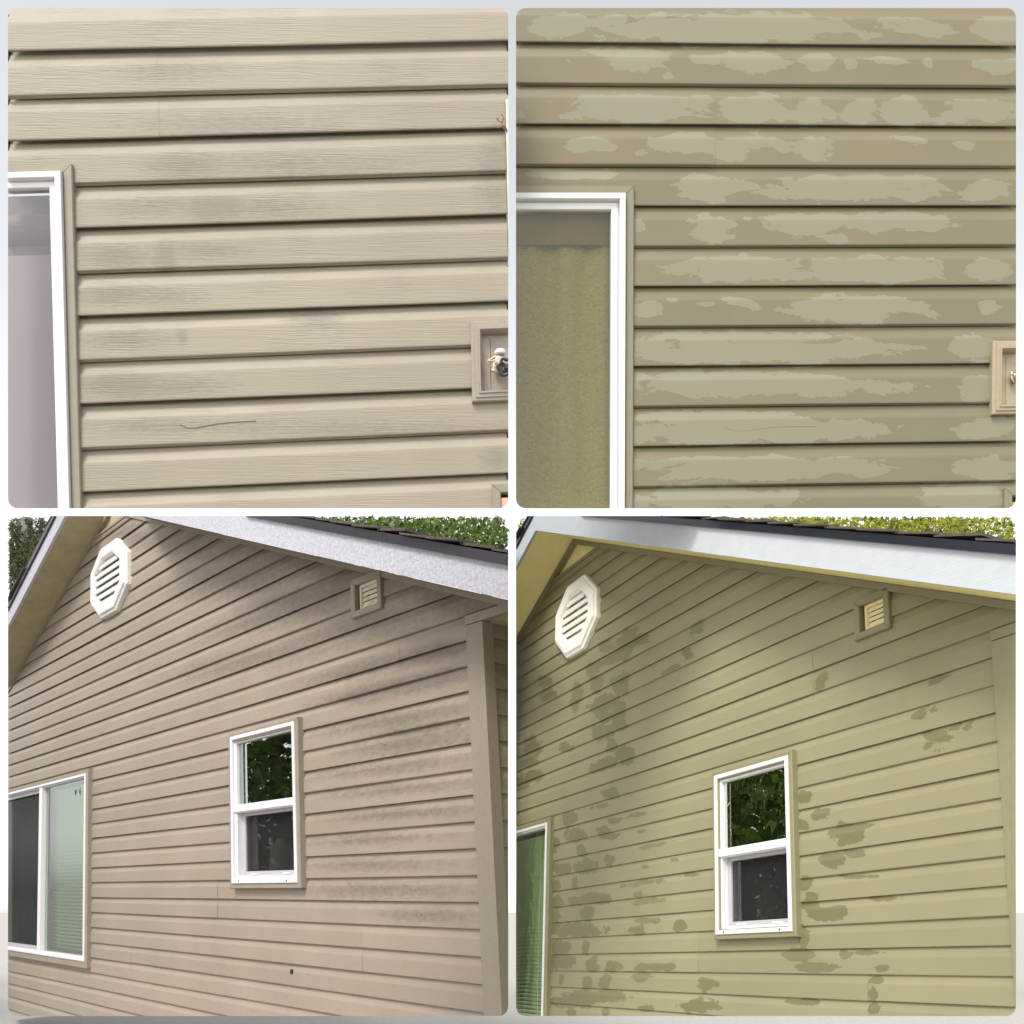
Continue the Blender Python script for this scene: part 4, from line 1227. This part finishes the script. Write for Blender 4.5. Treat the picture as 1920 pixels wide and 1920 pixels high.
def leafy_tree(label, group, dist, stems, boxes, mat, rect, leaf, n_centres, n_per, spread, seed):
    """stems = [(px, py) polylines with widths]; boxes = px regions the crown fills"""
    rg = np.random.default_rng(seed)
    x0 = stems[0][0][0][0]
    base = pw(x0, 1700, dist); base.z = 0
    root = empty('leafy_tree', base)
    bpy.context.view_layer.update()
    tag(root, label, 'tree', group)
    keep = inside(rect)
    for pts, r0, r1 in stems:
        bm = bmesh.new()
        P = [pw(px, py, dist + dd) for px, py, dd in [(p[0], p[1], p[2] if len(p) > 2 else 0) for p in pts]]
        P = [p - base for p in P]
        rr = [r0 + (r1 - r0) * i / (len(P) - 1) for i in range(len(P))]
        tube(bm, [tuple(p) for p in P], rr, 9)
        finish('', 'trunk', bm, M['bark'], root)
    cs = []
    for (bx0, by0, bx1, by1, wgt) in boxes:
        for _ in range(int(n_centres * wgt)):
            cs.append(tuple(pw(rg.uniform(bx0, bx1), rg.uniform(by0, by1), dist + rg.uniform(-0.9, 0.9))))
    leaf_cloud('crown', cs, mat, root, leaf, n_per, spread, keep, seed)
    return root

G1 = 'trees behind the gables'
leafy_tree('green leafy tree with grey leaning trunk above the mildewed gable roof', G1, 11.0,
           [([(915, 1200), (912, 1060), (912, 1020), (928, 985), (936, 970)], .07, .05), ([(790, 1200), (738, 1000), (736, 969)], .05, .04), ([(690, 1150), (681, 1000), (680, 969)], .045, .035), ([(726, 1100), (722, 990), (716, 969)], .03, .02)],
           [(600, 970, 905, 1040, 1.0), (900, 990, 945, 1030, .14)], M['leafC'], RECT['C'], .034, 150, 36, .12, 11)
leafy_tree('sunlit yellow green leafy tree above the washed gable roof', G1, 11.0,
           [([(1480, 1150), (1460, 1010), (1452, 969)], .05, .03), ([(1700, 1200), (1690, 1010), (1675, 970)], .05, .03)],
           [(1180, 968, 1640, 1010, 1.0)], M['leafD'], RECT['D'], .032, 150, 36, .12, 23)
leafy_tree('yellow green tree over the shingles at the washed gable\'s far right', G1, 11.5,
           [([(1830, 1200), (1815, 1010), (1800, 970)], .05, .03)],
           [(1620, 968, 1905, 1020, 1.0)], M['leafD'], RECT['D'], .032, 110, 36, .12, 29)
leafy_tree('small olive leafy tree in the corner left of the washed gable peak', G1, 12.0,
           [([(985, 1300), (980, 1060), (982, 1000)], .05, .03)],
           [(965, 965, 1003, 1080, 1.0)], M['leafD'], RECT['D'], .030, 26, 34, .12, 31)

def conifer(dist, seed):
    rg = np.random.default_rng(seed)
    base = pw(20, 1700, dist); base.z = 0
    root = empty('conifer_tree', base)
    tag(root, 'dark conifer with drooping sprays left of the mildewed gable', 'tree')
    keep = inside(RECT['C'])
    bm = bmesh.new()
    tube(bm, [tuple(pw(48, 1400, dist + .5) - base), tuple(pw(50, 1000, dist + .5) - base), tuple(pw(51, 971, dist + .5) - base)], [.10, .07, .068], 9)
    finish('', 'trunk', bm, M['bark'], root)
    verts, faces = [], []
    for _ in range(330):
        bx, by = rg.uniform(5, 120), rg.uniform(960, 1190)
        p0 = np.array(pw(bx, by, dist + rg.uniform(-.7, .9)))
        dirv = np.array([rg.uniform(-.7, .7), rg.uniform(-.4, .4), rg.uniform(-1.0, -.35)]); dirv /= np.linalg.norm(dirv)
        L = rg.uniform(.18, .42)
        for k in range(int(170 * L / .3)):
            f = rg.uniform(0, 1)
            p = p0 + dirv * L * f + np.array([0, 0, -.10 * f * f]) + rg.normal(0, .012, 3)
            if not keep(p): continue
            s = rg.uniform(.016, .030)
            a = dirv * .6 + rg.normal(0, .7, 3); a /= np.linalg.norm(a)
            b = np.cross(a, rg.normal(0, 1, 3)); b /= np.linalg.norm(b)
            i = len(verts)
            verts += [tuple(p - b * .0055), tuple(p + b * .0055), tuple(p + a * s * 1.6)]
            faces += [(i, i + 1, i + 2)]
    me = bpy.data.meshes.new('crown'); me.from_pydata(verts, [], faces)
    me.materials.append(leaf_mat('needles', lin(18, 26, 14), lin(92, 102, 44), .25))
    o = bpy.data.objects.new('crown', me); C.objects.link(o)
    bpy.context.view_layer.update()
    o.parent = root; o.matrix_parent_inverse = root.matrix_world.inverted()
conifer(12.0, 5)

# ------------------------------------------------------------------ trees beside the house, seen in the window glass
def side_tree(x, y, h, r, label, seed):
    rg = np.random.default_rng(seed)
    root = empty('leafy_tree', (x, y, 0))
    bpy.context.view_layer.update()
    tag(root, label, 'tree', 'trees standing left of the gables')
    bm = bmesh.new()
    tube(bm, [(0, 0, 0), (.1, .05, h * .3), (0, .1, h * .6), (.1, 0, h * .9)], [.22, .17, .11, .03], 10)
    finish('', 'trunk', bm, M['bark'], root)
    cs = []
    for _ in range(330):
        a = rg.uniform(0, 2 * math.pi); f = rg.uniform(0, 1); zz = h * (.12 + .88 * f)
        rr = r * math.sqrt(max(.05, 1 - (2 * f - .9) ** 2 * .8)) * rg.uniform(.3, 1)
        cs.append((x + rr * math.cos(a), y + rr * math.sin(a), zz))
    leaf_cloud('crown', cs, M['leafC'], root, .10, 46, .32, None, seed)
side_tree(-10.5, 7.2, 7.0, 2.4, 'tall leafy tree mirrored in the pink beige gable\'s upper sash', 41)
side_tree(-13.5, 10.4, 8.0, 2.8, 'tall leafy tree mirrored in the pink beige gable\'s sliding window', 43)
